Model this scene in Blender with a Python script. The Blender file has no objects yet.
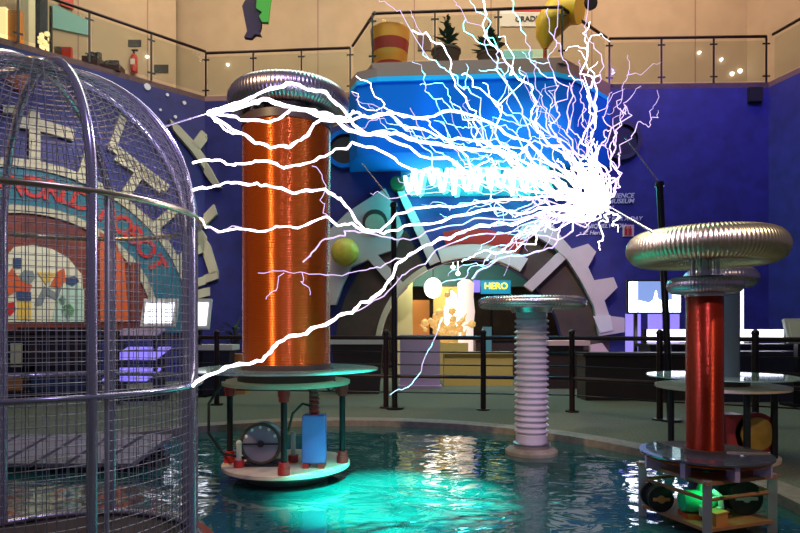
import bpy, bmesh, math, random
from mathutils import Vector as V, Matrix
PI = math.pi
C = bpy.context.scene.collection
SC = bpy.context.scene
CAM = V((0, 0, 1.22))
F = 600.0

# ------------------------------------------------------------------ camera
cd = bpy.data.cameras.new('camera'); cam = bpy.data.objects.new('camera', cd); C.objects.link(cam)
cam.location = CAM; cam.rotation_euler = (PI/2, 0, 0)
cd.sensor_width = 36; cd.lens = 27; cd.shift_y = 63.5/800; cd.clip_start = .05
SC.camera = cam
# ------------------------------------------------------------------ world, exposure
w = bpy.data.worlds.new('world'); SC.world = w; w.use_nodes = True
w.node_tree.nodes['Background'].inputs[0].default_value = (.55, .5, .75, 1)
w.node_tree.nodes['Background'].inputs[1].default_value = .1
vs = SC.view_settings; vs.view_transform = 'Standard'; vs.look = 'None'; vs.gamma = 1; vs.exposure = .25
vs.use_curve_mapping = False
# ------------------------------------------------------------------ lamps of the hall, plus an added toroid key
def aim(o, to): o.rotation_euler = (V(to) - o.location).to_track_quat('-Z', 'Y').to_euler()
def area(name, loc, to, size, watt, col, sy=None):
    l = bpy.data.lights.new(name, 'AREA'); l.energy = watt; l.color = col; l.size = size
    if sy: l.shape = 'RECTANGLE'; l.size_y = sy
    o = bpy.data.objects.new(name, l); C.objects.link(o); o.location = loc; aim(o, to); return o
def spot(name, loc, to, deg, watt, col, blend=.6, r=.1):
    l = bpy.data.lights.new(name, 'SPOT'); l.energy = watt; l.color = col; l.spot_size = math.radians(deg)
    l.spot_blend = blend; l.shadow_soft_size = r
    o = bpy.data.objects.new(name, l); C.objects.link(o); o.location = loc; aim(o, to); return o
def point(name, loc, watt, col, r=.1):
    l = bpy.data.lights.new(name, 'POINT'); l.energy = watt; l.color = col; l.shadow_soft_size = r
    o = bpy.data.objects.new(name, l); C.objects.link(o); o.location = loc; return o
WARM = (1, .8, .56)
area('gallery_lamp_a', (-5, 13.0, 11.2), (-7.2, 15.5, 8.6), 3, 150, WARM)
area('gallery_lamp_b', (0, 12.5, 11.4), (0, 16.6, 9), 5, 230, WARM, 1)
area('gallery_lamp_c', (6, 12.2, 11.4), (6.5, 16.4, 9), 5, 220, (1, .7, .5), 1)
spot('blue_flood_right', (6.5, 9.0, 9.5), (6.8, 14, 4.0), 75, 900, (.22, .14, 1))
spot('blue_flood_left', (-4.0, 9.5, 9.5), (-5.2, 14.5, 4.4), 80, 170, (.25, .2, 1))
for _x, _p in ((-.1, 430), (1.4, 430), (2.7, 220)): spot('blue_flood_canopy', (_x, 9.6, 3.0), (_x, 12.9, 5.75), 31, _p, (.0, .5, 1), .6)
spot('mural_flood', (-3.0, 9.0, 7.5), (-6.6, 13.2, 2.6), 55, 900, (1, .9, .8))
spot('gear_flood', (3.0, 9.0, 7.8), (2.6, 14.3, 2.2), 50, 950, (1, .78, .72))
area('deck_wash', (0, 9.0, 11), (0, 9.6, 0), 9, 360, (.85, 1, .75), 3)
spot('pool_spot', (1.1, 3.2, 6.5), (.0, 4.5, 0), 17, 24000, (.0, 1, .78), .8, .05)
spot('pool_wash', (1.2, 6.2, 8.5), (.4, 4.9, 0), 40, 330, (.05, 1, .75), 1)
spot('coil_key_left', (-3.6, 1.2, 5.5), (-1, 5.25, 1.7), 32, 900, (1, .7, .35), .5, .05)
spot('coil_key_right', (4.4, .8, 5.6), (2, 3.98, 1.1), 40, 420, (1, .8, .55), .5, .08)
spot('coil_front', (.6, .2, 6.5), (-.9, 5.2, 1.2), 50, 420, (.6, .5, 1), .6, .05)
# the light that the discharge itself gives off, at its two electrodes
point('discharge_light_right', (1.25, 3.75, 2.1), 60, (.72, .66, 1), .15)
spot('toroid_key', (1.6, -.6, 4.9), (2.0, 3.98, 1.8), 15, 900, (.75, .58, 1), .4, .12)  # not the discharge: added spot that draws the violet band on the toroid
point('table_indicator_lamp', (1.95, 3.75, .25), .8, (.1, 1, .4), .03)
point('discharge_light_left', (-1.0, 3.2, 2.46), 16, (.5, .42, 1), .06)
# ------------------------------------------------------------------ materials
M = {}
def mat(name, col, rough=.6, metal=0, spec=.5, noise=0, nscale=20, bump=0, bscale=60, coat=0):
    m = bpy.data.materials.new(name); m.use_nodes = True; N = m.node_tree.nodes; L = m.node_tree.links
    p = N['Principled BSDF']; p.inputs['Base Color'].default_value = (*col, 1); p.inputs['Roughness'].default_value = rough
    p.inputs['Metallic'].default_value = metal; p.inputs['Specular IOR Level'].default_value = spec
    p.inputs['Coat Weight'].default_value = coat; p.inputs['Coat Roughness'].default_value = .06
    if noise or bump:
        tc = N.new('ShaderNodeTexCoord')
    if noise:
        t = N.new('ShaderNodeTexNoise'); t.inputs['Scale'].default_value = nscale; t.inputs['Detail'].default_value = 6
        L.new(tc.outputs['Object'], t.inputs['Vector'])
        r = N.new('ShaderNodeValToRGB')
        r.color_ramp.elements[0].position = .3; r.color_ramp.elements[1].position = .7
        r.color_ramp.elements[0].color = (*[c*(1-noise) for c in col], 1)
        r.color_ramp.elements[1].color = (*[min(1, c*(1+noise)) for c in col], 1)
        L.new(t.outputs['Fac'], r.inputs[0]); L.new(r.outputs[0], p.inputs['Base Color'])
    if bump:
        t2 = N.new('ShaderNodeTexNoise'); t2.inputs['Scale'].default_value = bscale
        L.new(tc.outputs['Object'], t2.inputs['Vector'])
        b = N.new('ShaderNodeBump'); b.inputs['Strength'].default_value = bump; b.inputs['Distance'].default_value = .02
        L.new(t2.outputs['Fac'], b.inputs['Height']); L.new(b.outputs[0], p.inputs['Normal'])
    M[name] = m; return m
def emit(name, col, s, sample=True):
    m = bpy.data.materials.new(name); m.use_nodes = True; N = m.node_tree.nodes
    p = N['Principled BSDF']; p.inputs['Base Color'].default_value = (*[c*.5 for c in col], 1)
    p.inputs['Emission Color'].default_value = (*col, 1); p.inputs['Emission Strength'].default_value = s
    if not sample: m.cycles.emission_sampling = 'NONE'
    M[name] = m; return m
def glassy(name, tint, mix, rough=.03, base=(.9, .95, .95)):
    m = bpy.data.materials.new(name); m.use_nodes = True; N = m.node_tree.nodes; L = m.node_tree.links
    p = N['Principled BSDF']; p.inputs['Base Color'].default_value = (*base, 1); p.inputs['Roughness'].default_value = rough
    t = N.new('ShaderNodeBsdfTransparent'); t.inputs[0].default_value = (*tint, 1)
    x = N.new('ShaderNodeMixShader'); x.inputs[0].default_value = mix
    L.new(t.outputs[0], x.inputs[1]); L.new(p.outputs[0], x.inputs[2]); L.new(x.outputs[0], N['Material Output'].inputs[0])
    M[name] = m; return m
mat('tan_wall', (.46, .345, .235), .8, noise=.06, nscale=2)
mat('blue_wall', (.02, .022, .17), .6, noise=.25, nscale=3)
mat('canopy_blue', (.005, .17, .68), .85, 0, .15)
mat('canopy_lip', (.02, .5, .95), .7, 0, .2)  # brighter blue paint stands in for light along the canopy's top lip
mat('brown_trim', (.3, .17, .14), .6)
mat('carpet', (.125, .14, .1), .95, noise=.35, nscale=40)
mat('kerb', (.22, .19, .16), .6, noise=.2, nscale=15)
mat('black_metal', (.012, .01, .012), .35, .3)
mat('rail_brown', (.03, .014, .013), .35, .3)
mat('steel', (.62, .58, .6), .25, .9)
mat('bright_steel', (.62, .58, .68), .22, .75, .6)
mat('wire_steel', (.5, .47, .48), .4, .35)
mat('gold_steel', (.74, .62, .4), .3, 1)
mat('mauve_steel', (.6, .52, .6), .3, 1)
mat('copper_winding', (.55, .095, .005), .2, .65, .6)
mat('dark_copper_winding', (.36, .025, .006), .25, .7, .6)
mat('dark_cap', (.07, .045, .04), .4)
mat('cream_plate', (.72, .55, .42), .5, noise=.08, nscale=6)
mat('plate_edge', (.1, .09, .09), .5)
mat('red_plastic', (.5, .03, .03), .4)
mat('white_paint', (.72, .68, .64), .55)
mat('gear_paint', (.62, .5, .49), .6, noise=.06, nscale=3)
mat('gear_dark', (.075, .045, .035), .7, noise=.3, nscale=2)
mat('mural_cream', (.55, .5, .36), .6, noise=.1, nscale=3)
mat('mural_teal', (.012, .16, .24), .6)
mat('mural_red', (.62, .02, .015), .5)
mat('mural_brown', (.2, .035, .02), .6, noise=.5, nscale=2)
mat('mural_orange', (.75, .12, .02), .6)
mat('poster_cream', (.85, .8, .6), .6)
mat('poster_mint', (.55, .75, .62), .6)
mat('poster_green', (.12, .45, .15), .6)
mat('poster_yellow', (.85, .55, .08), .6)
mat('poster_navy', (.03, .07, .2), .6)
mat('poster_grey', (.25, .3, .3), .6)
mat('star_white', (.75, .75, .8), .6)
mat('planet_orange', (.5, .12, .06), .6, noise=.4, nscale=6)
mat('ball_yellow', (.75, .55, .06), .4, noise=.15, nscale=5)
mat('reel_ochre', (.42, .24, .04), .5, noise=.2, nscale=9)
mat('dark_green', (.02, .09, .025), .6)
mat('leaf', (.025, .06, .02), .7)
mat('pot_brown', (.1, .045, .035), .6)
mat('orange_band', (.85, .32, .03), .5)
mat('red_band', (.45, .02, .012), .5)
mat('yellow_horn', (.85, .5, .03), .4)
mat('capacitor_blue', (.12, .2, .62), .4)
mat('insulator_red', (.35, .04, .04), .3)
mat('insulator_mauve', (.42, .36, .44), .3, 0, .6, coat=.4)
mat('transformer_grey', (.3, .27, .42), .4, .3)
mat('wood', (.36, .14, .06), .5, noise=.25, nscale=8)
mat('leg_grey', (.5, .45, .47), .35, .6)
mat('green_part', (.02, .7, .3), .35)
mat('black_rubber', (.012, .012, .014), .45)
mat('dark_brown_cabinet', (.05, .03, .028), .6)
mat('dark_cabinet', (.025, .024, .05), .5)
mat('purple_panel', (.3, .22, .72), .5)
mat('lilac_panel', (.5, .36, .6), .6)
mat('mustard', (.62, .45, .12), .7)
mat('warm_cream', (.8, .78, .42), .7)
mat('orange_wood', (.6, .24, .06), .6)
mat('pink_white', (.75, .5, .48), .6)
mat('grey_slat', (.3, .26, .3), .6)
mat('teal_paint', (.12, .36, .38), .5)
mat('purple_cloth', (.06, .035, .07), .8)
mat('green_cloth', (.1, .5, .08), .8)
mat('red_base', (.3, .05, .025), .4)
mat('dark_text', (.03, .025, .03), .7)
mat('sign_text', (.65, .6, .7), .6)
mat('grey_coil', (.13, .19, .24), .2, .2, .6, coat=.5)
emit('arc_white', (1, .9, 1), 3.5, False)
emit('arc_violet', (.8, .6, .97), .95, False)
emit('arc_purple', (.7, .42, 1), 1.5, False)
emit('neon_white', (.75, 1, .97), 4)
emit('neon_cyan', (.1, 1, .85), 2)
emit('screen_white', (.85, .88, 1), 7)
emit('screen_blue', (.2, .3, .6), 1.0)
emit('counter_glow', (.9, .86, 1), 4)
emit('lamp_white', (1, .95, .85), 3.5)
emit('lantern_yellow', (1, .6, .2), .45)
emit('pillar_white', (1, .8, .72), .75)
emit('kiosk_screen', (.82, .85, 1), 2.2)
emit('sign_yellow', (1, .75, .02), 1.6)
emit('sign_cyan', (.02, .4, .7), .55)
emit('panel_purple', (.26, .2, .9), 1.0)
emit('gallery_glow', (1, .72, .32), 1.1)
emit('spot_glint', (1, .95, .85), 8)
emit('teal_screen', (.25, .6, .6), .35)
glassy('glass', (.93, .96, .93), .06, .02, (.05, .06, .05))
glassy('acrylic', (.8, .95, .92), .6, .04, (.42, .62, .58))
glassy('clear_acrylic', (.9, .85, .88), .85, .01, (.06, .05, .07))
M['acrylic'].node_tree.nodes['Principled BSDF'].inputs['IOR'].default_value = 1.8
M['clear_acrylic'].node_tree.nodes['Principled BSDF'].inputs['IOR'].default_value = 3
def water():
    m = mat('water', (.012, .085, .085), .035); N = m.node_tree.nodes; L = m.node_tree.links
    p = N['Principled BSDF']; p.inputs['IOR'].default_value = 2.1
    tc = N.new('ShaderNodeTexCoord'); mp = N.new('ShaderNodeMapping'); mp.inputs['Scale'].default_value = (1, 1.5, 1)
    a = N.new('ShaderNodeTexNoise'); a.inputs['Scale'].default_value = 2.4; a.inputs['Detail'].default_value = 2.5; a.inputs['Distortion'].default_value = .8
    L.new(tc.outputs['Object'], mp.inputs[0]); L.new(mp.outputs[0], a.inputs['Vector'])
    b = N.new('ShaderNodeBump'); b.inputs['Strength'].default_value = .3; b.inputs['Distance'].default_value = .045
    L.new(a.outputs['Fac'], b.inputs['Height']); L.new(b.outputs[0], p.inputs['Normal'])
water()

# ------------------------------------------------------------------ mesh helpers
class B:
    def __init__(s): s.b = bmesh.new()
    def box(s, c, d, rz=0, R=None):
        m = Matrix.Translation(V(c)) @ (R if R else Matrix.Rotation(rz, 4, 'Z')) @ Matrix.Diagonal((*d, 1))
        bmesh.ops.create_cube(s.b, size=1, matrix=m); return s
    def face(s, vs):
        try: s.b.faces.new(vs)
        except ValueError: pass
    def lathe(s, prof, c=(0, 0, 0), n=32, R=None, cap=True):
        c = V(c); rings = []
        for r, z in prof:
            ring = []
            for k in range(n):
                a = 2*PI*k/n; v = V((r*math.cos(a), r*math.sin(a), z))
                if R: v = R @ v
                ring.append(s.b.verts.new(c+v))
            rings.append(ring)
        for A, D in zip(rings, rings[1:]):
            for k in range(n): s.face((A[k], A[(k+1) % n], D[(k+1) % n], D[k]))
        if cap: s.face(rings[0][::-1]); s.face(rings[-1])
        return s
    def cyl(s, p, q, r, r2=None, n=16):
        p, q = V(p), V(q); d = q-p; R = d.to_track_quat('Z', 'Y').to_matrix()
        return s.lathe([(r, 0), (r if r2 is None else r2, d.length)], p, n, R)
    def tube(s, pts, r, n=8, closed=False, cap=True):
        pts = [V(p) for p in pts]; rr = r if isinstance(r, (list, tuple)) else [r]*len(pts); rings = []; up = None
        for i, p in enumerate(pts):
            a = pts[i-1] if i or closed else p; b = pts[(i+1) % len(pts)] if i+1 < len(pts) or closed else p
            t = (b-a).normalized()
            if up is None:
                up = V((0, 0, 1)) if abs(t.z) < .9 else V((1, 0, 0))
            x = t.cross(up)
            if x.length < 1e-5: x = t.cross(V((.3, .9, .1)))
            x.normalize(); y = x.cross(t).normalized(); up = y
            rings.append([s.b.verts.new(p + (x*math.cos(2*PI*k/n) + y*math.sin(2*PI*k/n))*rr[i]) for k in range(n)])
        for A, D in zip(rings, rings[1:] + ([rings[0]] if closed else [])):
            for k in range(n): s.face((A[k], A[(k+1) % n], D[(k+1) % n], D[k]))
        if not closed and cap: s.face(rings[0][::-1]); s.face(rings[-1])
        return s
    def torus(s, c, R, r, nM=120, nm=20, ripple=0, ridges=0):
        c = V(c); rings = []
        if ridges: nM = ridges*4
        for i in range(nM):
            a = 2*PI*i/nM; q = r*(1 + ripple*math.sin(PI/2*i)); ring = []
            for k in range(nm):
                t = 2*PI*k/nm; rad = R + q*math.cos(t)
                ring.append(s.b.verts.new(c + V((rad*math.cos(a), rad*math.sin(a), q*math.sin(t)))))
            rings.append(ring)
        for i in range(nM):
            A, D = rings[i], rings[(i+1) % nM]
            for k in range(nm): s.face((A[k], D[k], D[(k+1) % nm], A[(k+1) % nm]))
        return s
    def prism(s, pts, d):
        d = V(d); A = [s.b.verts.new(V(p)) for p in pts]; D = [s.b.verts.new(V(p)+d) for p in pts]
        s.face(A); s.face(D[::-1])
        for k in range(len(A)): s.face((A[k], D[k], D[(k+1) % len(A)], A[(k+1) % len(A)]))
        return s
    def ring(s, pl, cu, cz, r0, r1, a0, a1, t, off=0, n=40):
        """flat band between two radii on a wall plane"""
        out = [pl.at(cu + r1*math.cos(a0+(a1-a0)*k/n), cz + r1*math.sin(a0+(a1-a0)*k/n), off) for k in range(n+1)]
        inn = [pl.at(cu + r0*math.cos(a0+(a1-a0)*k/n), cz + r0*math.sin(a0+(a1-a0)*k/n), off) for k in range(n+1)]
        d = pl.n*t; vo = [(s.b.verts.new(p), s.b.verts.new(p+d)) for p in out]; vi = [(s.b.verts.new(p), s.b.verts.new(p+d)) for p in inn]
        for k in range(n):
            s.face((vi[k][1], vi[k+1][1], vo[k+1][1], vo[k][1])); s.face((vi[k][0], vo[k][0], vo[k+1][0], vi[k+1][0]))
            s.face((vo[k][0], vo[k][1], vo[k+1][1], vo[k+1][0])); s.face((vi[k][0], vi[k+1][0], vi[k+1][1], vi[k][1]))
        s.face((vi[0][0], vi[0][1], vo[0][1], vo[0][0])); s.face((vi[n][0], vo[n][0], vo[n][1], vi[n][1]))
        return s
    def sphere(s, c, r, sc=(1, 1, 1), u=20, v=12):
        bmesh.ops.create_uvsphere(s.b, u_segments=u, v_segments=v, radius=r, matrix=Matrix.Translation(V(c)) @ Matrix.Diagonal((*sc, 1))); return s
    def ico(s, c, r, sub=1, sc=(1, 1, 1)):
        bmesh.ops.create_icosphere(s.b, subdivisions=sub, radius=r, matrix=Matrix.Translation(V(c)) @ Matrix.Diagonal((*sc, 1))); return s
    def text(s, body, size, mtx, ext=.01, align='CENTER', shear=0):
        cu = bpy.data.curves.new('t', 'FONT'); cu.body = body; cu.size = size; cu.extrude = ext; cu.align_x = align; cu.align_y = 'CENTER'; cu.shear = shear
        cu.offset = size*(.03 if size > .5 else .012)
        o = bpy.data.objects.new('t', cu); C.objects.link(o)
        dg = bpy.context.evaluated_depsgraph_get(); me = bpy.data.meshes.new_from_object(o.evaluated_get(dg)); me.transform(mtx)
        s.b.from_mesh(me); bpy.data.objects.remove(o); bpy.data.curves.remove(cu); bpy.data.meshes.remove(me); return s
WORLD = {}
def obj(name, b, m, parent=None, smooth=True, loc=None, soft=False):
    bm = b.b
    bmesh.ops.recalc_face_normals(bm, faces=bm.faces)
    if parent is not None: L = WORLD[parent.name]
    elif loc is not None: L = V(loc)
    else:
        xs = [v.co for v in bm.verts]
        L = V(((min(v.x for v in xs)+max(v.x for v in xs))/2, (min(v.y for v in xs)+max(v.y for v in xs))/2, min(v.z for v in xs)))
    bmesh.ops.translate(bm, verts=bm.verts, vec=-L)
    me = bpy.data.meshes.new(name); bm.to_mesh(me); bm.free(); me.materials.append(M[m])
    if smooth:
        me.polygons.foreach_set('use_smooth', [True]*len(me.polygons))
        try:
            if not soft: me.set_sharp_from_angle(angle=math.radians(38))
        except Exception: pass
    o = bpy.data.objects.new(name, me); C.objects.link(o)
    if parent is not None: o.parent = parent
    else: o.location = L
    WORLD[o.name] = L.copy(); return o
def tag(o, label, cat, group=None):
    o['label'] = label; o['category'] = cat
    if group: o['group'] = group
    return o
def thing(name, loc, label, cat, group=None):
    o = bpy.data.objects.new(name, None); C.objects.link(o); o.location = loc; o.empty_display_size = .1
    WORLD[o.name] = V(loc); return tag(o, label, cat, group)
def T(name, b, m, label, cat, group=None, smooth=True): return tag(obj(name, b, m, None, smooth), label, cat, group)
def S(name, b, m, smooth=False):
    o = obj(name, b, m, None, smooth); o['kind'] = 'structure'; return o
def at(px, py, Y): return V(((px-400)/F*Y, Y, CAM.z + (330-py)/F*Y))
def turns(r, z0, z1, pitch, amp):
    n = int((z1-z0)/pitch); return [(r+amp*math.sin(2*PI*j/4), z0+(z1-z0)*j/(4*n)) for j in range(4*n+1)]
class Plane:
    def __init__(s, p0, p1):
        s.p = V((*p0, 0)); s.u = (V((*p1, 0))-s.p).normalized(); s.n = V((s.u.y, -s.u.x, 0)); s.len = (V((*p1, 0))-s.p).length
    def px(s, x, y, off=0):
        d = V(((x-400)/F, 1, (330-y)/F)); q = s.p + s.n*off; t = s.n.dot(q-CAM)/s.n.dot(d); return CAM + d*t
    def uz(s, x, y, off=0):
        q = s.px(x, y, off); return (q-s.p).dot(s.u), q.z
    def at(s, u, z, off=0): return s.p + s.u*u + s.n*off + V((0, 0, z))
    def mtx(s, pos, ang=0):
        R = Matrix((s.u, V((0, 0, 1)), s.n)).transposed().to_4x4()
        return Matrix.Translation(pos) @ R @ Matrix.Rotation(ang, 4, 'Z')
    def poly(s, b, pts, t, off=0):
        b.prism([s.px(x, y, off) for x, y in pts], s.n*t); return b
    def rect(s, b, x0, y0, x1, y1, t, off=0): return s.poly(b, [(x0, y0), (x1, y0), (x1, y1), (x0, y1)], t, off)
PL = Plane((-7.9, 11.84), (-4.83, 14.85))
PB = Plane((-4.83, 14.85), (4.94, 14.1))
PR = Plane((4.94, 14.1), (8.6, 14.0))
PS = Plane((8.6, 14.0), (9.6, 10.0))
PBAL = Plane((-.6, 12.98), (3.45, 12.72))
PUL = Plane((-9.6, 13.2), (-6.4, 16.35))
PUB = Plane((-5.7, 17.05), (9.2, 15.9))
ZG = 7.0
# ------------------------------------------------------------------ the setting
POOL = V((-.7, 4.5, 0)); PRAD = 3.5
b = B(); n = 96
ri = [(POOL.x+PRAD*math.cos(2*PI*k/n), POOL.y+PRAD*math.sin(2*PI*k/n)) for k in range(n)]
ro = [(POOL.x+24*math.cos(2*PI*k/n), POOL.y+24*math.sin(2*PI*k/n)) for k in range(n)]
A = [b.b.verts.new((*p, 0)) for p in ri]; D = [b.b.verts.new((*p, 0)) for p in ro]
A2 = [b.b.verts.new((*p, -.35)) for p in ri]; D2 = [b.b.verts.new((*p, -.35)) for p in ro]
for k in range(n):
    j = (k+1) % n
    b.face((A[k], A[j], D[j], D[k])); b.face((A2[k], D2[k], D2[j], A2[j])); b.face((A[k], A2[k], A2[j], A[j])); b.face((D[k], D[j], D2[j], D2[k]))
S('floor', b, 'carpet')
b = B(); b.lathe([(PRAD-.02, -.1), (PRAD-.02, .018), (PRAD+.0, .025), (PRAD+.22, .025), (PRAD+.24, .0)], POOL, 96, cap=False); S('trim_1', b, 'kerb', True)
b = B(); b.lathe([(PRAD, -.34), (PRAD, -.06)], POOL, 96); S('pool_water', b, 'water')
# walls
def slab_wall(name, pl, u0, u1, z0, z1, m, t=.2):
    b = B(); b.prism([pl.at(u0, z0), pl.at(u1, z0), pl.at(u1, z1), pl.at(u0, z1)], -pl.n*t); return S(name, b, m)
slab_wall('wall_left', PL, -3.5, PL.len, 0, ZG, 'blue_wall')
slab_wall('wall_right', PR, 0, PR.len, 0, ZG, 'blue_wall')
slab_wall('wall_side', PS, 0, 6.5, 0, ZG, 'blue_wall')
AU, AZ = PB.uz(470, 350); AR = 2.17
b = B()
pts = [(0, 0), (AU-AR, 0)] + [(AU+AR*math.cos(PI-PI*k/32), AZ+AR*math.sin(PI-PI*k/32)) for k in range(33)] + [(AU+AR, 0), (PB.len, 0), (PB.len, ZG), (0, ZG)]
b.prism([PB.at(u, z) for u, z in pts], -PB.n*.3); S('wall_back', b, 'blue_wall')
slab_wall('wall_upper_left', PUL, -4, PUL.len+.3, ZG, 11.8, 'tan_wall')
slab_wall('wall_upper_back', PUB, -.8, PUB.len+.4, ZG, 11.8, 'tan_wall')
pw = Plane((9.2, 15.9), (12, 9.5)); slab_wall('wall_upper_right', pw, 0, 6, ZG, 11.8, 'tan_wall')
b = B()
e = [(-10.4, 9.4), (-7.9, 11.84), (-4.83, 14.85), (-1.22, 14.57), (-.6, 12.98), (3.45, 12.72), (4.94, 14.1), (8.6, 14.0), (10.2, 7.6), (12.8, 7.6), (12.4, 9), (9.3, 16.2), (-5.8, 17.3), (-12.8, 10.4)]
b.prism([(x, y, ZG-.12) for x, y in e], (0, 0, .12)); S('floor_gallery', b, 'brown_trim')
# panel joints of the upper walls
b = B()
for u in (3.4, 6.1, 8.2, 10.9, 13.6): b.prism([PUB.at(u, ZG), PUB.at(u+.03, ZG), PUB.at(u+.03, 11.8), PUB.at(u, 11.8)], PUB.n*.006)
for u in (.6, 2.3, 4.0): b.prism([PUL.at(u, ZG), PUL.at(u+.03, ZG), PUL.at(u+.03, 11.8), PUL.at(u, 11.8)], PUL.n*.006)
S('trim_2', b, 'brown_trim')
# balcony: deep curved blue beam under the gallery floor
b = B(); zb = 5.05
prof = [(-1.22, 14.57), (-1.15, 13.7), (-.95, 13.2), (-.5, 12.98), (3.3, 12.74), (3.75, 12.95), (4.94, 14.1)]
b.prism([(x, y, zb) for x, y in prof], (0, 0, ZG-.42-zb)); S('trim_3', b, 'canopy_blue')
b = B(); b.prism([(x, y-.05 if 0 < i < 6 else y, ZG-.42) for i, (x, y) in enumerate(prof)], (0, 0, .1)); S('trim_4', b, 'canopy_lip')
b = B(); b.prism([(x, y-.03 if 0 < i < 6 else y, ZG-.32) for i, (x, y) in enumerate(prof)], (0, 0, .2)); S('trim_5', b, 'brown_trim')
# room behind the archway
b = B(); b.box((1.7, 19.3, 1.8), (7.6, .15, 3.6)); S('wall_exhibit_back', b, 'gear_dark')
b = B(); b.box((-1.2, 17.0, 1.8), (.15, 4.6, 3.6)); S('wall_exhibit_left', b, 'warm_cream')
b = B(); b.box((5.4, 17.0, 1.8), (.15, 4.6, 3.6)); S('wall_exhibit_right', b, 'gear_dark')
b = B(); b.box((2.0, 17.0, 3.65), (7.4, 4.5, .1)); S('ceiling', b, 'teal_paint')
b = B(); b.box((2.3, 17.6, 2.8), (4.2, .3, .62)); S('trim_6', b, 'teal_paint')
area('exhibit_room_lamp', (.9, 14.9, 3.0), (.4, 17, .8), .8, 42, (1, .9, .6))

# ------------------------------------------------------------------ gallery railings
def gallery_rail(label, p0, p1, nb, ends=(1, 1)):
    p0, p1 = V((*p0, ZG)), V((*p1, ZG)); d = (p1-p0).normalized(); nn = V((-d.y, d.x, 0)); off = nn*.06
    t = thing('gallery_railing', (p0+p1)/2, label, 'railing', 'glass railings along the gallery edge')
    b = B(); b.tube([p0+off+V((0, 0, 1.1)), p1+off+V((0, 0, 1.1))], .035, 8); obj('handrail', b, 'rail_brown', t)
    L = (p1-p0).length
    for k in range(nb+1):
        if (k == 0 and not ends[0]) or (k == nb and not ends[1]): continue
        q = p0 + (p1-p0)*(k/nb) + off
        b = B(); b.box(q+V((0, 0, .55)), (.036, .036, 1.1), math.atan2(d.y, d.x))
        for z in (.17, .93): b.box(q+V((0, 0, z)), (.17, .025, .03), math.atan2(d.y, d.x))
        obj('post', b, 'black_metal', t)
    for k in range(nb):
        q0 = p0+(p1-p0)*((k+.035)/nb)+off; q1 = p0+(p1-p0)*((k+.965)/nb)+off
        b = B(); b.prism([q0+V((0, 0, .06)), q1+V((0, 0, .06)), q1+V((0, 0, 1.0)), q0+V((0, 0, 1.0))], nn*.012); obj('glass_panel', b, 'glass', t)
gallery_rail('glass railing climbing to the left above the caged arch mural', (-4.85, 14.87), (-9.6, 10.2), 5, (0, 1))
gallery_rail('straight glass railing above the ringed toroid of the orange coil', (-4.83, 14.85), (-1.22, 14.57), 3)
gallery_rail('short slanting glass railing left of the striped planter', (-1.2, 14.5), (-.6, 12.98), 1, (0, 0))
gallery_rail('glass railing on the front of the blue balcony', (-.6, 12.98), (3.45, 12.72), 3)
gallery_rail('slanting glass railing right of the yellow horn', (3.45, 12.72), (4.9, 14.08), 1, (0, 0))
gallery_rail('straight glass railing above the plain blue wall at right', (4.94, 14.1), (8.58, 14.0), 3)
gallery_rail('glass railing coming forward at the far right edge', (8.62, 13.95), (9.6, 10.0), 3, (0, 1))

# ------------------------------------------------------------------ things up in the gallery
z0 = ZG
def planter(Y, px, w0, w1, h, mname, name, label):
    c = at(px, 60, Y); c.z = z0; t = thing(name, c, label, 'planter')
    b = B(); b.lathe([(w0, 0), (w1, h*.96), (w1*1.03, h*.97), (w1*1.03, h), (w1*.9, h), (w1*.88, h*.93)], c, 28); return t, b, c
c = at(390, 60, 13.6); c.z = z0
t = thing('striped_planter', c, 'big planter striped in red and orange bands on the blue balcony', 'planter')
b = B(); prof = [(.33, .0), (.36, .2), (.40, .45), (.43, .7), (.445, .98)]
for i in range(4):
    bb = B(); (r0, a), (r1, z) = prof[i], prof[i+1]
    bb.lathe([(r0, a), (r1, z)], c, 28); obj('band', bb, 'red_band' if i in (0, 2) else 'orange_band', t)
bb = B(); random.seed(3)
for k in range(14): bb.ico(c+V((random.uniform(-.34, .34), random.uniform(-.3, .3), 1.0+random.uniform(0, .08))), .06, 1)
obj('filling', bb, 'lantern_yellow', t)
def pot_plant(px, Y, r, h, hh, nl, label, seed):
    random.seed(seed); c = at(px, 60, Y); c.z = z0
    t = thing('potted_plant', c, label, 'plant')
    b = B(); b.lathe([(r*.72, 0), (r, h*.9), (r*1.06, h*.9), (r*1.06, h), (r*.92, h), (r*.9, h*.9)], c, 22); obj('pot', b, 'pot_brown', t)
    b = B(); b.tube([c+V((0, 0, h*.8)), c+V((.02, 0, h+hh*.5)), c+V((-.03, .02, h+hh))], [.025, .02, .008], 6); obj('stem', b, 'dark_green', t)
    b = B()
    for k in range(nl):
        z = h+hh*random.uniform(.0, 1); a = random.uniform(0, 2*PI); l = .33*(1.15-(z-h)/hh)*random.uniform(.6, 1.2)+.06
        p = c+V((0, 0, z)); d = V((math.cos(a), math.sin(a), random.uniform(-.1, .7))).normalized()*l; sd = V((-math.sin(a), math.cos(a), 0))*l*.2
        v = [b.b.verts.new(q) for q in (p, p+d*.5+sd, p+d, p+d*.5-sd+V((0, 0, .02)))]; b.face(v)
    obj('foliage', b, 'leaf', t, False)
pot_plant(446, 13.5, .32, .5, .75, 70, 'leafy plant in a wide brown pot beside the striped planter', 5)
pot_plant(489, 13.5, .26, .42, .62, 80, 'dark bushy potted plant left of the white gallery counter', 6)
c = at(523, 60, 14.6); c.z = z0
t = thing('gallery_counter', c, 'white counter with a pale screen top behind the balcony railing', 'counter')
b = B(); b.box(c+V((0, 0, .28)), (1.15, .5, .56)); obj('body', b, 'white_paint', t)
b = B(); b.box(c+V((.05, -.1, .78)), (1.1, .08, .42)); obj('screen', b, 'poster_mint', t)
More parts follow.
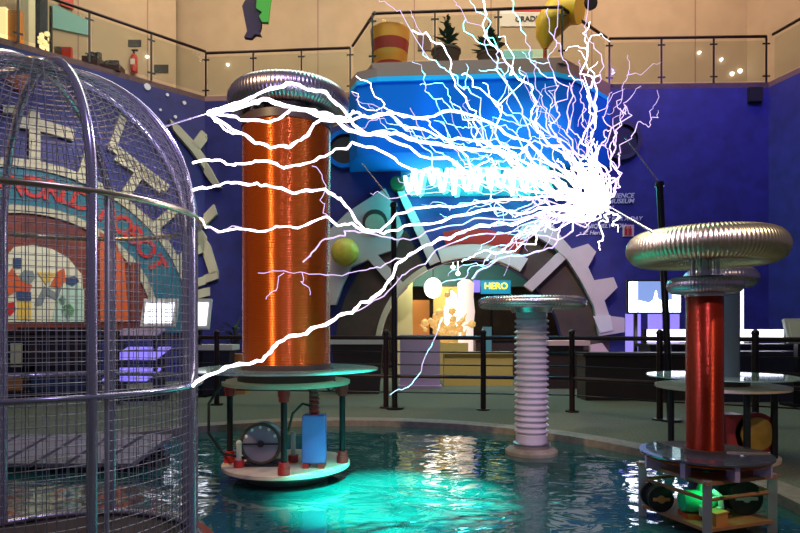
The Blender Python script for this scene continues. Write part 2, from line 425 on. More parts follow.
b = B(); b.box(c+V((-.15, -.145, .8)), (.7, .01, .28)); obj('screen_picture', b, 'teal_screen', t)
b = B(); b.tube([c+V((-.15+.09*math.cos(k*.5)*(1-k/22), -.27, .26+.09*math.sin(k*.5)*(1-k/22))) for k in range(20)], .025, 6); obj('spiral_emblem', b, 'star_white', t)
t = thing('exhibit_board', PUB.px(524, 24, .05), 'beige board lettered in dark capitals under a red bar', 'sign')
b = B(); PUB.rect(b, 500, 9, 548, 27, .04); obj('board', b, 'white_paint', t, False)
b = B(); PUB.rect(b, 514, 9.4, 545, 11.4, .02, .045); obj('red_bar', b, 'red_band', t, False)
b = B(); q = PUB.px(529, 19, .06); b.text('CRADLE', .2, PUB.mtx(q), .006); b2 = b; obj('lettering', b, 'dark_text', t, False)
# yellow horn
c = at(556, 60, 13.3); c.z = z0
t = thing('yellow_horn', c, 'large yellow horn shape with a black hole leaning on the balcony corner', 'exhibit')
b = B(); path = [at(545, 49, 13.3), at(545, 38, 13.3), at(549, 26, 13.3), at(557, 15, 13.3), at(568, 9, 13.25), at(580, 8, 13.1)]
b.tube(path, [.05, .2, .33, .36, .34, .33], 24); obj('horn', b, 'yellow_horn', t)
b = B(); p = path[-1]; d = V((.45, -1, -.15)).normalized(); b.cyl(p+d*.3, p+d*.38, .15, .15, 20); obj('hole', b, 'black_rubber', t)
b = B(); b.cyl((path[0].x, 13.3, z0), path[0]+V((0, 0, .06)), .05, .04, 12); b.cyl((path[0].x, 13.3, z0), (path[0].x, 13.3, z0+.04), .2, .18, 20); obj('stand', b, 'red_band', t)
b = B(); PUB.rect(b, 418, 36, 431, 51, .04); T('wall_plaque', b, 'pot_brown', 'brown plaque on the gallery wall between striped planter and plant', 'plaque', smooth=False)
# left gallery exhibits
def up_panel(name, x0, y0, x1, m, label, cat, depth, Y):
    b = B(); P0, P1 = at(x0, 0, Y), at(x1, 0, Y); z1 = CAM.z+(330-y0)/F*Y
    b.box(((P0.x+P1.x)/2, Y, (z0+z1)/2), (abs(P1.x-P0.x), depth, z1-z0)); return T(name, b, m, label, cat, smooth=False)
up_panel('display_board', -9, 8, 7, 'gallery_glow', 'glowing pale yellow panel at the left edge of the gallery', 'panel', .1, 13.2)
up_panel('display_board', 7.5, 12, 22, 'orange_wood', 'orange brown wooden panel in the left gallery', 'panel', .15, 13.3)
up_panel('pillar', 23, -6, 32, 'poster_cream', 'cream pillar in the left gallery beside the orange panel', 'pillar', .25, 13.7)
up_panel('pillar', 34, -8, 44, 'dark_cabinet', 'dark blue square column in the left gallery', 'pillar', .3, 14.2)
c = at(44.5, 45, 13.5); c.z = z0
t = thing('lit_display', c, 'small glowing column of golden shapes in front of the dark gallery column', 'display')
b = B(); b.cyl(c, c+V((0, 0, .12)), .14, .14, 16); obj('base', b, 'pot_brown', t)
b = B(); random.seed(8)
for k in range(26): b.ico(c+V((random.uniform(-.1, .1), random.uniform(-.1, .1), .2+k*.026)), random.uniform(.04, .07), 1)
obj('glowing_shapes', b, 'gallery_glow', t)
b = B(); c = at(51, 45, 13.5); b.box((c.x, 13.5, z0+.75), (.05, .05, 1.5)); T('display_post', b, 'black_metal', 'thin black post right of the glowing gallery display', 'post', smooth=False)
c = at(64.5, 45, 14.2); c.z = z0
t = thing('display_booth', c, 'red and black panelled booth in the left gallery', 'booth')
b = B(); b.box(c+V((.07, 0, .45)), (.2, .1, .9)); obj('red_panel', b, 'red_band', t, False)
b = B(); b.box(c+V((-.12, 0, .45)), (.17, .14, .9)); obj('dark_panel', b, 'gear_dark', t, False)
b = B(); PUL.poly(b, [(52, 4), (90, 22), (90, 36), (52, 28)], .03, .03); T('wall_panel', b, 'teal_paint', 'pale teal panel on the wall behind the left gallery railing', 'panel', smooth=False)
b = B(); PUL.poly(b, [(60, -4), (73, -1), (73, 10), (60, 5)], .05, .03); T('wall_panel', b, 'red_band', 'small dark red panel high on the left gallery wall', 'panel', smooth=False)
for i, (px, w_, h_) in enumerate(((93, .35, .28), (112, .45, .14))):
    c = at(px, 60, 13.4+i*.1); c.z = z0; random.seed(20+i)
    b = B(); b.box(c+V((0, 0, h_/2)), (w_, .3, h_))
    for k in range(5): b.box(c+V((random.uniform(-w_/2, w_/2)*.8, 0, h_+.05)), (.08, .2, .12), random.uniform(0, 1))
    T('stacked_goods', b, 'pot_brown', ('tall', 'low')[i]+' heap of brown goods on the left gallery floor' + ('', ' beside the extinguisher')[i], 'goods', smooth=False)
q = PUL.px(134, 63, .1)
t = thing('fire_extinguisher', q, 'red fire extinguisher hung on the left gallery wall', 'fire extinguisher')
b = B(); b.lathe([(.01, -.25), (.085, -.24), (.09, -.2), (.09, .14), (.07, .2), (.03, .24)], q, 18); obj('tank', b, 'red_band', t)
b = B(); b.cyl(q+V((0, 0, .23)), q+V((0, 0, .3)), .03, .03, 10); b.box(q+V((.03, -.02, .32)), (.16, .04, .04)); obj('valve', b, 'black_metal', t)
b = B(); b.box(q+V((0, -.088, .0)), (.1, .02, .14)); obj('paper_label', b, 'white_paint', t)
b = B(); PUL.rect(b, 128, 40, 141, 47, .02); t2 = 0
T('pictogram_sign', b, 'dark_text', 'small round-cornered dark sign above the red extinguisher', 'sign', smooth=False)
t = thing('direction_sign', PUL.px(161, 69, .02), 'small dark sign low on the gallery wall right of the extinguisher', 'sign')
b = B(); PUL.rect(b, 154, 65, 168, 73, .03, .0); obj('board', b, 'dark_text', t, False)
# hanging purple and green ornament
q = at(253, 36, 13.2)
t = thing('hanging_ornament', q, 'purple and green cloth figure hanging above the orange coil', 'ornament')
b = B(); b.prism([at(x, y, 13.2) for x, y in ((245, 0), (256, -3), (262, 3), (261, 26), (259, 31), (261, 35), (255, 34), (251, 38), (244, 37), (247, 31), (244, 16), (242, 6))], (0, .12, 0)); obj('purple_cloth', b, 'purple_cloth', t)
b = B(); b.prism([at(x, y, 13.15) for x, y in ((257, -4), (271, -4), (269, 12), (268, 22), (262, 22), (259, 16), (262, 12), (256, 8))], (0, .1, 0)); obj('green_cloth', b, 'green_cloth', t)
b = B(); b.tube([at(253, 2, 13.26), at(253, -60, 13.26)], .012, 5); obj('cord', b, 'black_metal', t)
# glints of the hall lights: small round downlights seen on the upper wall
for k, (x, y) in enumerate(((740, 71), (732, 74), (753, 75), (721, 60), (699, 53))):
    b = B(); q = PUB.px(x, y, .0); b.cyl(q+PUB.n*.0, q+PUB.n*.05, .05 if k < 3 else .03, .03, 12)
    T('wall_light', b, 'spot_glint', 'tiny round white light low on the gallery wall, ' + ('brightest of the trio', 'left of the brightest one', 'right of the brightest one', 'higher, above the trio', 'highest and farthest left')[k], 'light', 'tiny lights on the gallery wall')
for k, (x, y) in enumerate(((147, 57), (228, 65))):
    pl = (PUL, PUB)[k]; b = B(); q = pl.px(x, y, .0); b.cyl(q, q+pl.n*.05, .03, .03, 12)
    T('wall_light', b, 'spot_glint', ('tiny white light beside the fire extinguisher', 'tiny white light on the wall above the orange coil')[k], 'light', 'tiny lights on the gallery wall')

def clipx(pts, x, left):
    out = []
    for a, c in zip(pts, pts[1:]+pts[:1]):
        ina, inc = (a[0] <= x) == left, (c[0] <= x) == left
        if ina: out.append(a)
        if ina != inc: f = (x-a[0])/(c[0]-a[0]); out.append((x, a[1]+f*(c[1]-a[1])))
    return out
# ------------------------------------------------------------------ left wall mural: lettered arch inside a gear
cu, cz = PL.p.x*0+.587, 1.16
t = thing('arch_mural', PL.at(cu, 0, .02), 'wall arch with red letters on a teal band seen through the cage', 'mural')
b = B(); b.ring(PL, cu, cz, 2.58, 3.32, 0, PI, .06, .0, 64); obj('teal_band', b, 'mural_teal', t, False)
b = B(); b.ring(PL, cu, cz, 3.32, 3.5, 0, PI, .1, .0, 64); obj('outer_border', b, 'mural_cream', t, False)
b = B(); b.ring(PL, cu, cz, 2.42, 2.58, 0, PI, .09, .0, 64); obj('inner_border', b, 'mural_cream', t, False)
b = B(); b.ring(PL, cu, cz, .02, 2.42, 0, PI, .04, .0, 64); obj('red_field', b, 'mural_brown', t, False)
b = B()
for ch, x, y in zip('WORLDROBOT', (12, 33, 51, 65, 80, 106, 121, 132, 144, 156), (187, 190, 193, 196, 202, 217, 226, 236, 249, 264)):
    u, z = PL.uz(x, y); a = math.atan2(z-cz, u-cu); b.text(ch, .58, PL.mtx(PL.at(cu+2.94*math.cos(a), cz+2.94*math.sin(a), .075), a-PI/2), .015)
obj('lettering', b, 'mural_red', t, False)
# spokes and toothed pieces
for k, (a0) in enumerate(range(15, 166, 15)):
    a = math.radians(a0)
    b = B(); r0, r1 = 3.5, 4.15; w_ = .1; dx, dz = math.cos(a), math.sin(a)
    b.prism([PL.at(cu+r0*dx-w_*dz, cz+r0*dz+w_*dx, 0), PL.at(cu+r0*dx+w_*dz, cz+r0*dz-w_*dx, 0), PL.at(cu+r1*dx+w_*dz, cz+r1*dz-w_*dx, 0), PL.at(cu+r1*dx-w_*dz, cz+r1*dz+w_*dx, 0)], PL.n*.1)
    obj('spoke', b, 'mural_cream', t, False)
for a0, a1 in ((52, 68), (22, 40), (80, 95)):
    b = B(); b.ring(PL, cu, cz, 4.12, 4.36, math.radians(a0), math.radians(a1), .1, .0, 12); obj('rim_segment', b, 'mural_cream', t, False)
for pts in ([(200, 131), (208, 138), (198, 151), (190, 145)], [(168, 120), (178, 127), (194, 144), (211, 168), (222, 188), (215, 187), (204, 172), (190, 152), (172, 131)],
            [(215, 205), (218, 215), (204, 229), (198, 222)], [(194, 228), (201, 231), (211, 246), (219, 272), (211, 275), (204, 254), (192, 236)],
            [(219, 271), (219, 279), (193, 288), (192, 280)], [(120, 112), (127, 115), (114, 152), (106, 150)],
            [(106, 148), (116, 146), (168, 186), (164, 193)], [(2, 106), (20, 107), (20, 114), (2, 114)], [(28, 110), (38, 112), (39, 120), (27, 119)], [(73, 86), (80, 92), (82, 97), (74, 93)]):
    for pl, q in ((PL, clipx(pts, 205.2, True)), (PB, clipx(pts, 205.2, False))):
        if len(q) > 2: b = B(); pl.poly(b, q, .1); obj('gear_piece', b, 'mural_cream', t, False)
def pstr(b_, pts, m, off, par, nm): bb = B(); PL.poly(bb, pts, .015, off); obj(nm, bb, m, par, False)
t = thing('lit_poster', PL.px(48, 322, .06), 'bright colourful poster under the arch, cream mint and yellow shapes', 'poster')
pstr(0, [(8, 254), (14, 247), (32, 245), (52, 249), (68, 258), (82, 275), (84, 322), (8, 322)], 'poster_cream', .05, t, 'background')
for nm, m, pts in (('mint_hill', 'poster_mint', [(52, 322), (56, 300), (66, 285), (78, 284), (84, 290), (84, 322)]), ('green_ball', 'poster_green', [(61, 310), (64, 305), (70, 304), (74, 309), (73, 316), (67, 319), (62, 316)]), ('green_leaf', 'poster_green', [(58, 300), (62, 295), (66, 299), (64, 305), (60, 305)]),
                   ('orange_sweep', 'mural_orange', [(7, 275), (12, 268), (20, 280), (32, 285), (30, 292), (16, 291), (8, 296)]), ('yellow_fan', 'poster_yellow', [(37, 272), (56, 273), (46, 285)]), ('red_fan', 'mural_orange', [(57, 272), (64, 268), (66, 280), (60, 287), (50, 286)]),
                   ('navy_patch', 'poster_navy', [(66, 277), (75, 276), (79, 281), (72, 287), (66, 284)]), ('grey_disc', 'poster_grey', [(19, 276), (24, 270), (33, 271), (35, 278), (30, 284), (22, 282)]), ('grey_zigzag', 'poster_grey', [(44, 286), (34, 305), (42, 305), (46, 295), (57, 300), (63, 284), (55, 292)]),
                   ('yellow_block', 'poster_yellow', [(18, 302), (31, 301), (31, 320), (17, 319)]), ('red_blob', 'mural_red', [(7, 303), (14, 302), (16, 309), (10, 316), (7, 312)]), ('navy_block', 'poster_navy', [(16, 292), (31, 292), (31, 301), (17, 300)]), ('navy_corner', 'poster_navy', [(13, 258), (21, 258), (21, 268), (13, 268)])):
    pstr(0, pts, m, .068, t, nm)
t = thing('red_banner', PL.px(114, 322, .06), 'glowing red upright banner right of the colourful poster', 'banner')
b = B(); PL.poly(b, [(100, 232), (114, 240), (124, 262), (128, 322), (100, 322)], .03, .06); obj('cloth', b, 'mural_orange', t, False)
b = B(); PL.rect(b, 130, 262, 140, 322, .03, .06); obj('side_strip', b, 'mural_brown', t, False)
for k, (x, y, r) in enumerate(((167, 95, .06), (184, 103, .07), (175, 117, .06), (190, 119, .04), (56, 70, .05), (42, 83, .05), (8, 82, .05), (160, 110, .05), (147, 87, .12))):
    b = B(); q = PL.px(x, y, 0); b.cyl(q, q+PL.n*.03, r*.65, r*.65, 10)
    T('painted_star', b, 'star_white', 'small white dot on the dark blue wall around the left gear', 'star', 'white star dots on the left wall')
b = B(); q = PL.px(20, 78, 0); b.lathe([(0.02, 0), (.3, 0), (.26, .1), (.12, .16), (.01, .17)], q, 24, PL.n.to_track_quat('Z', 'Y').to_matrix()); T('planet_disc', b, 'planet_orange', 'orange planet on the blue wall above the caged arch', 'planet')

# ------------------------------------------------------------------ back wall: half gear around the archway
gear = t = thing('gear_arch', PB.at(AU, 0, .05), 'large half gear with chunky teeth framing the central archway', 'gear')
a_ = lambda d: math.radians(d)
b = B(); b.ring(PB, AU, AZ, AR, 3.25, a_(0), a_(68), .05, 0, 30); obj('dark_web', b, 'gear_dark', t, False)
b = B(); b.ring(PB, AU, AZ, AR, 3.25, a_(118), a_(180), .05, 0, 30); obj('dark_web', b, 'gear_dark', t, False)
b = B(); b.ring(PB, AU, AZ, AR-.02, AR+.1, a_(118), a_(172), .22, 0, 24); obj('arch_edge', b, 'mural_cream', t, False)
for pts in ([(522, 226), (531, 231), (508, 268), (500, 264)], [(559, 251), (567, 257), (531, 292), (523, 286)]):
    b = B(); PB.poly(b, pts, .2); obj('spoke', b, 'gear_paint', t, False)
b = B(); PB.poly(b, [(522, 226), (545, 218), (561, 240), (570, 250), (586, 245), (594, 253), (586, 268), (592, 281), (611, 278), (615, 288), (602, 301), (607, 316), (622, 318), (622, 332), (597, 336), (592, 307), (580, 283), (566, 261), (551, 247), (526, 232)], .22); obj('toothed_rim', b, 'gear_paint', t, False)
b = B(); PB.poly(b, [(588, 345), (600, 343), (611, 358), (626, 364), (624, 381), (590, 381)], .22); obj('rim_foot', b, 'pink_white', t, False)
b = B(); PB.poly(b, [(593, 316), (610, 315), (613, 330), (600, 333)], .02, .225); obj('lit_patch', b, 'lamp_white' if False else 'white_paint', t, False)  # light falling on the rim, laid on as a pale patch
b = B()
hole = [(375+12.5*math.cos(2*PI*k/20), 222+12.5*math.sin(2*PI*k/20)) for k in range(20)]
PB.poly(b, [(331, 231), (348, 214), (368, 201), (386, 190), (398, 213), (404, 232), (396, 250), (378, 256), (366, 262), (352, 268), (344, 285), (337, 305), (330, 305)], .18); obj('toothed_plate', b, 'gear_paint', t, False)
b = B(); PB.poly(b, hole, .03, .185); obj('plate_hole', b, 'gear_dark', t, False)
b = B(); PB.poly(b, [(375+10*math.cos(2*PI*k/20), 224+10*math.sin(2*PI*k/20)) for k in range(20)], .02, .22); obj('hole_disc', b, 'mural_cream', t, False)
b = B(); PB.poly(b, [(398, 194), (405, 193), (431, 244), (440, 262), (430, 266), (418, 238)], .24); obj('spoke', b, 'gear_paint', t, False)
b = B(); PB.poly(b, [(368, 259), (377, 254), (408, 288), (400, 296)], .2); obj('spoke', b, 'gear_paint', t, False)
b = B(); PB.ring if 0 else b.ring(PB, AU, AZ, AR+.35, AR+.68, a_(64), a_(103), .3, 0, 24); T('arch_sign_band', b, 'red_band', 'dark red curved band over the archway opening', 'band', smooth=False)
b = B(); b.ring(PB, AU, AZ, AR+.02, AR+.35, a_(58), a_(108), .28, 0, 24); T('arch_lintel', b, 'white_paint', 'pale curved lintel under the dark red archway band', 'lintel', smooth=False)
q = PB.px(345, 252, .35)
t = thing('yellow_planet', q, 'yellow ball mounted on the left plate of the gear', 'ball')
b = B(); b.sphere(q, .33, (1, .6, 1)); obj('ball', b, 'ball_yellow', t)
b = B(); b.cyl(q-PB.n*.34, q, .05, .05, 10); obj('bracket', b, 'black_metal', t)
b = B(); q = PB.px(398, 186, .0); b.lathe([(.17, 0), (.17, .3), (.15, .32)], q, 20, PB.n.to_track_quat('Z', 'Y').to_matrix()); obj('round_knob', b, 'dark_green', gear)['label'] = 'dark green round knob'
for k, (x, y, pl) in enumerate(((345, 150, PB), (621, 141, PR))):
    q = pl.px(x, y, 0); R = pl.n.to_track_quat('Z', 'Y').to_matrix()
    t = thing('porthole', q, ('round porthole with a blue rim beside the orange coil', 'dark round porthole high on the right blue wall')[k], 'porthole')
    b = B(); b.lathe([(.36, 0), (.36, .12), (.46, .12), (.46, 0)], q, 32, R, False); obj('rim', b, ('canopy_blue', 'dark_cabinet')[k], t)
    b = B(); b.cyl(q, q+pl.n*.05, .37, .37, 32); obj('pane', b, 'black_rubber', t)
b = B(); PB.rect(b, 367, 147, 383, 154, .1); T('wall_box', b, 'teal_paint', 'small pale box on the wall left of the neon sign', 'box', smooth=False)
b = B(); PR.rect(b, 747, 89, 760, 103, .12); T('wall_speaker', b, 'black_rubber', 'small black speaker high on the right blue wall', 'speaker', smooth=False)

# neon sign
q = PB.px(472, 176, .12)
t = thing('neon_sign', q, 'blazing cyan white neon scribble sign under the blue balcony', 'neon sign')
b = B(); PB.poly(b, [(400, 160), (412, 156), (560, 152), (572, 160), (570, 190), (548, 196), (412, 197), (402, 190)], .06); obj('backing_board', b, 'mural_teal', t, False)
random.seed(11)
tops = [166, 158, 168, 160, 166, 159, 164, 168, 158, 165, 160, 168, 159, 166, 160, 164]
for j, (mname, off, rr) in enumerate((('neon_white', .17, .042), ('neon_cyan', .11, .05))):
    b = B(); sm = []
    for k in range(150):
        x = 405+k*.96; am = (15, 9, 18, 12, 16, 10, 17, 13)[(k//18) % 8]
        sm.append(PB.px(x+j*3+1.6*math.sin(k*.31), 176+am*math.sin(k*.52)*(1 if k % 37 else .6)+3*math.sin(k*.13)+j*2, off))
    b.tube(sm, rr, 8); obj('neon_tube', b, mname, t)
for k in range(3): point('neon_glow', PB.px(415+k*55, 196, .7), 34, (.08, 1, .92), .25)
# text on the blue wall
t = thing('exhibit_lettering', PR.px(590, 235, .0), 'white italic exhibit list lettered on the blue wall', 'lettering')
for k, (s_, x, y, z) in enumerate((('SCIENCE', 608, 196, .15), ('MUSEUM', 608, 201.5, .15), ('HOURS', 596, 208, .12), ('• SCIENTIST FOR A DAY', 579, 219.5, .135), ('• UNIQUELY YOU', 579, 226.5, .135), ('• iZ Hero', 579, 233, .135))):
    b = B(); b.text(s_, z, PB.mtx(PB.px(x, y, .02)), .006, 'LEFT', .25); obj('text_line', b, 'sign_text', t, False)
t = thing('toilet_sign', PR.px(628, 230, .0), 'pale pink square pictogram sign beside the golden toroid', 'sign')
b = B(); PR.rect(b, 622.5, 225, 633.5, 236.5, .03); obj('plate', b, 'pink_white', t, False)
b = B()
for x in (625.8, 630.2): PR.rect(b, x-1.4, 228.5, x+1.4, 235, .015, .031); PR.rect(b, x-.8, 226.2, x+.8, 228, .015, .031)
PR.rect(b, 627.8, 226, 628.3, 235.5, .015, .031); obj('pictogram', b, 'red_band', t, False)

# ------------------------------------------------------------------ inside the archway
for k, (x, w_, m, lab) in enumerate(((405, 15, 'warm_cream', 'pale yellow green upright door board at the archway left'), (421, 17, 'orange_wood', 'orange board standing behind the archway railing'))):
    c = at(x, 380, 15.4+k*.3); b = B(); b.box((c.x, c.y, 1.35-.35*k), (w_/F*15.5, .08, 2.7-.7*k)); T('upright_board', b, m, lab, 'board', smooth=False)
c = at(436, 300, 15.6); b = B(); b.box((c.x+.35, 16.4, 1.2), (.75, .1, 2.4)); T('upright_board', b, 'mustard', 'ochre board behind the white globe lamp', 'board', smooth=False)
c = at(433, 288, 15.5)
t = thing('globe_lamp', V((c.x, c.y, 0)), 'white globe lamp hanging in the archway', 'lamp')
b = B(); b.sphere(c, .23, (1, 1, 1.15)); obj('globe', b, 'lamp_white', t)
b = B(); b.tube([c+V((0, 0, .2)), (c.x, c.y, 3.6)], .012, 6); obj('cord', b, 'black_metal', t)
for k, (x, y) in enumerate(((453, 267), (458, 273.5))):
    b = B(); c = at(x, y, 16); b.cyl(c, (c.x, c.y, 3.6), .015, .015, 6); b.sphere(c, .06); T('ceiling_bulb', b, 'lamp_white', ('upper of two small bulbs hanging in the archway', 'lower of two small bulbs hanging in the archway')[k], 'lamp', 'small bulbs in the archway')
c = at(462, 380, 15.8); c.z = 0
t = thing('glowing_pillar', c, 'bright white glowing pillar in the middle of the archway', 'pillar')
b = B(); b.lathe([(.3, 0), (.3, .1), (.2, .16), (.2, 1.3), (.24, 1.7), (.2, 2.1), (.22, 2.45), (.1, 2.55)], c+V((.1, 0, 0)), 24); obj('shaft', b, 'pillar_white', t)
b = B(); b.lathe([(.02, .95), (.16, 1.2), (.2, 1.7), (.12, 2.15), (.02, 2.25)], c+V((-.28, -.1, 0)), 20); obj('lobe', b, 'lamp_white', t)
c = at(447, 380, 14.9); c.z = 0
t = thing('lantern_cluster', c, 'heap of glowing yellow paper flowers on a low stand in the archway', 'lanterns')
b = B(); b.box(c+V((0, 0, .45)), (1.0, .5, .9)); obj('stand', b, 'mustard', t, False)
random.seed(4); b = B()
for k in range(40):
    q = c+V((random.gauss(0, .27), random.uniform(-.2, .2), .98+abs(random.gauss(0, .32)))); b.ico(q, random.uniform(.06, .13), 1)
    d = V((random.uniform(-1, 1), random.uniform(-1, 0), random.uniform(-.3, 1))).normalized(); b.cyl(q, q+d*.2, .04, .008, 5)
obj('paper_flowers', b, 'lantern_yellow', t, False)['kind'] = 'stuff'
t = thing('hero_sign', at(496, 286, 16.2), 'blue lit sign with yellow HERO lettering inside the archway', 'sign')
b = B(); q = at(496, 287, 16.2); b.box((q.x, 16.25, q.z), (.8, .08, .36)); obj('panel', b, 'sign_cyan', t, False)
b = B(); b.box((q.x-.52, 16.24, q.z+.02), (.18, .07, .32)); obj('side_panel', b, 'panel_purple', t, False)
b = B(); b.text('HERO', .24, Matrix.Translation((q.x, 16.18, q.z+.02)) @ Matrix.Rotation(PI/2, 4, 'X'), .02); obj('lettering', b, 'sign_yellow', t, False)
b = B(); b.box((q.x-.1, 16.4, q.z/2-.1), (.08, .1, q.z-.2)); obj('support', b, 'black_metal', t, False)
c = at(497, 380, 15.3); b = B(); b.box((c.x, 15.3, .48), (1.15, .5, .96)); b.box((c.x, 15.28, .99), (1.2, .56, .06)); T('reception_counter', b, 'dark_brown_cabinet', 'dark brown counter behind the metal column in the archway', 'counter', smooth=False)
c = at(487, 380, 14.9); b = B(); b.box((c.x, 14.9, .65), (.22, .05, 1.3)); b.box((c.x, 14.9, .02), (.3, .3, .04)); T('teal_stand', b, 'teal_paint', 'pale teal upright display in front of the dark archway counter', 'display', smooth=False)

# ------------------------------------------------------------------ furniture beyond the railing
c = at(420, 390, 12.6); b = B(); b.box((c.x, 12.6, .56), (.84, .08, 1.12)); b.box((c.x, 12.65, .03), (.9, .4, .06)); T('lilac_board', b, 'lilac_panel', 'plain lilac board standing behind the railing at the archway', 'board', smooth=False)
c = at(478, 390, 13.2); b = B(); b.box((c.x, 13.3, .35), (1.5, .35, .7)); b.box((c.x, 13.28, .72), (1.55, .42, .04)); T('low_wall', b, 'mustard', 'low mustard yellow bench wall across the archway', 'wall', smooth=False)
def desk(px, Y, w_, h, d, top, body, label):
    c = at(px, 390, Y); c.z = 0; t = thing('exhibit_desk', c, label, 'desk')
    b = B(); b.box(c+V((0, 0, h-.05)), (w_, d, .1)); obj('desk_top', b, top, t, False)
    b = B(); b.prism([c+V((-w_*.42, -d*.35, h-.1)), c+V((w_*.42, -d*.35, h-.1)), c+V((w_*.36, -d*.25, 0)), c+V((-w_*.36, -d*.25, 0))], (0, d*.7, 0)); obj('pedestal', b, body, t, False)
    return t, c
desk(358, 11.6, 1.15, 1.05, .6, 'white_paint', 'dark_brown_cabinet', 'white topped desk with dark pedestal right of the orange coil')
desk(556, 12.6, 1.25, 1.0, .6, 'pink_white', 'dark_brown_cabinet', 'pink topped desk with dark pedestal right of the metal column')
desk(212, 11.2, .9, .95, .5, 'white_paint', 'dark_cabinet', 'white topped desk left of the orange coil')
c = at(240, 390, 11.6); b = B(); b.box((c.x, 11.6, .38), (.3, .4, .76)); T('orange_cabinet', b, 'orange_wood', 'small orange cabinet behind the railing left of the orange coil', 'cabinet', smooth=False)
# palms left of the coil
c = at(234, 390, 12.2); c.z = 0; random.seed(9)
t = thing('palm_plant', c, 'dark palm in a tub against the blue wall left of the orange coil', 'plant')
b = B(); b.lathe([(.2, 0), (.26, .5), (.28, .5), (.28, .55), (.22, .55)], c, 20); obj('tub', b, 'pot_brown', t)
b = B(); b.tube([c+V((0, 0, .5)), c+V((.02, 0, 1.2))], .035, 6); obj('trunk', b, 'pot_brown', t)
b = B()
for k in range(34):
    a = random.uniform(0, 2*PI); l = random.uniform(.3, .6); el = random.uniform(.1, 1.2); p0 = c+V((0, 0, random.uniform(.8, 1.25)))
    dr = V((math.cos(a)*math.cos(el), math.sin(a)*math.cos(el), math.sin(el))); sd = V((-math.sin(a), math.cos(a), 0))*.03
    p1 = p0+dr*l*.6; p2 = p0+dr*l+V((0, 0, -.18*l)); v = [b.b.verts.new(q) for q in (p0, p1+sd, p2, p1-sd)]; b.face(v)
obj('fronds', b, 'leaf', t, False)
# kiosks
def kiosk(px, py, Y, w_, h, label, m='kiosk_screen'):
    q = at(px, py, Y); c = V((q.x, Y, 0)); t = thing('touch_kiosk', c, label, 'kiosk', None); R = Matrix.Rotation(a_(-18), 4, 'X')
    b = B(); b.box(q, (w_, .07, h), 0, R); obj('housing', b, 'white_paint', t, False)
    b = B(); b.box(q+V((0, -.043, .0)), (w_*.8, .012, h*.76), 0, R); obj('screen', b, m, t, False)
    b = B(); b.box((q.x, Y+.02, (q.z-h/2)/2), (.14, .1, q.z-h/2)); b.box((q.x, Y+.02, .02), (.45, .35, .04)); obj('stand', b, 'black_metal', t, False); return t
kiosk(160, 313, 11.4, .66, .56, 'white tilted kiosk screen seen through the right side of the cage')
kiosk(197, 314, 11.0, .5, .58, 'white tilted kiosk screen just outside the cage')
# purple-lit stepped display seen through the cage
c = at(137, 400, 9.0-.0); c = V((at(140, 0, 10.4).x, 10.4, 0))
t = thing('stepped_display', c, 'dark rack with two slanted purple lit panels seen through the cage', 'display')
for z, dx, m in ((1.16, 0, 'lilac_panel'), (.84, .08, 'panel_purple'), (.48, -.08, 'panel_purple')):
    b = B(); b.prism([c+V((dx+x, y, z+w)) for x, y, w in ((-.46, -.24, -.1), (.28, -.24, -.1), (.46, -.02, .09), (-.28, -.02, .09))], (0, .03, -.03)); obj('panel', b, m, t, False)
b = B(); b.box(c+V((-.4, .1, .55)), (.06, .4, 1.1)); b.box(c+V((.3, .1, .55)), (.06, .4, 1.1)); b.box(c+V((0, .1, .05)), (.8, .4, .1)); obj('rack', b, 'dark_cabinet', t, False)
# dark cabinets under the poster
for k, (px, w_, h, lab) in enumerate(((8, 1.3, 1.25, 'low dark cabinet under the left end of the colourful poster'), (62, 1.2, 1.3, 'low dark navy cabinet under the mint part of the poster'))):
    c = at(px, 390, 10.9); c.z = 0
    t = thing('low_cabinet', c, lab, 'cabinet')
    b = B(); b.box(c+V((0, 0, h/2-.05)), (w_, .5, h-.1)); obj('body', b, 'dark_cabinet', t, False)
    b = B(); b.box(c+V((0, 0, h-.06)), (w_+.06, .56, .05)); obj('top', b, 'dark_brown_cabinet', t, False)
    for j in range(3):
        b = B(); b.box(c+V((-w_/2+.25+j*.36, -.262, h*.62)), (.2 if j != 1 else .1, .02, .42)); obj('front_card', b, ('poster_cream', 'dark_brown_cabinet')[k], t, False)
    b = B(); b.box(c+V((0, -.262, .3)), (w_*.9, .02, .3)); obj('drawer', b, ('orange_wood', 'poster_navy')[k], t, False)
# slatted grey bench near the cage
c = V((at(68, 0, 5.6).x, 5.6, -.06))
t = thing('slatted_bench', c, 'long low grey slatted platform in the pool, seen through the cage', 'bench')
for k in range(6):
    x = -.85+k*.3; b = B(); b.prism([c+V(p) for p in ((x-.2, -.25, .09), (x+.05, -.25, .09), (x+.25, .22, .27), (x, .22, .27))], (0, .02, -.04)); obj('slat', b, 'grey_slat', t, False)
b = B(); b.box(c+V((-.1, .12, .04)), (1.9, .3, .08)); b.box(c+V((-.1, .1, .1)), (1.9, .05, .14)); obj('frame', b, 'black_rubber', t, False)
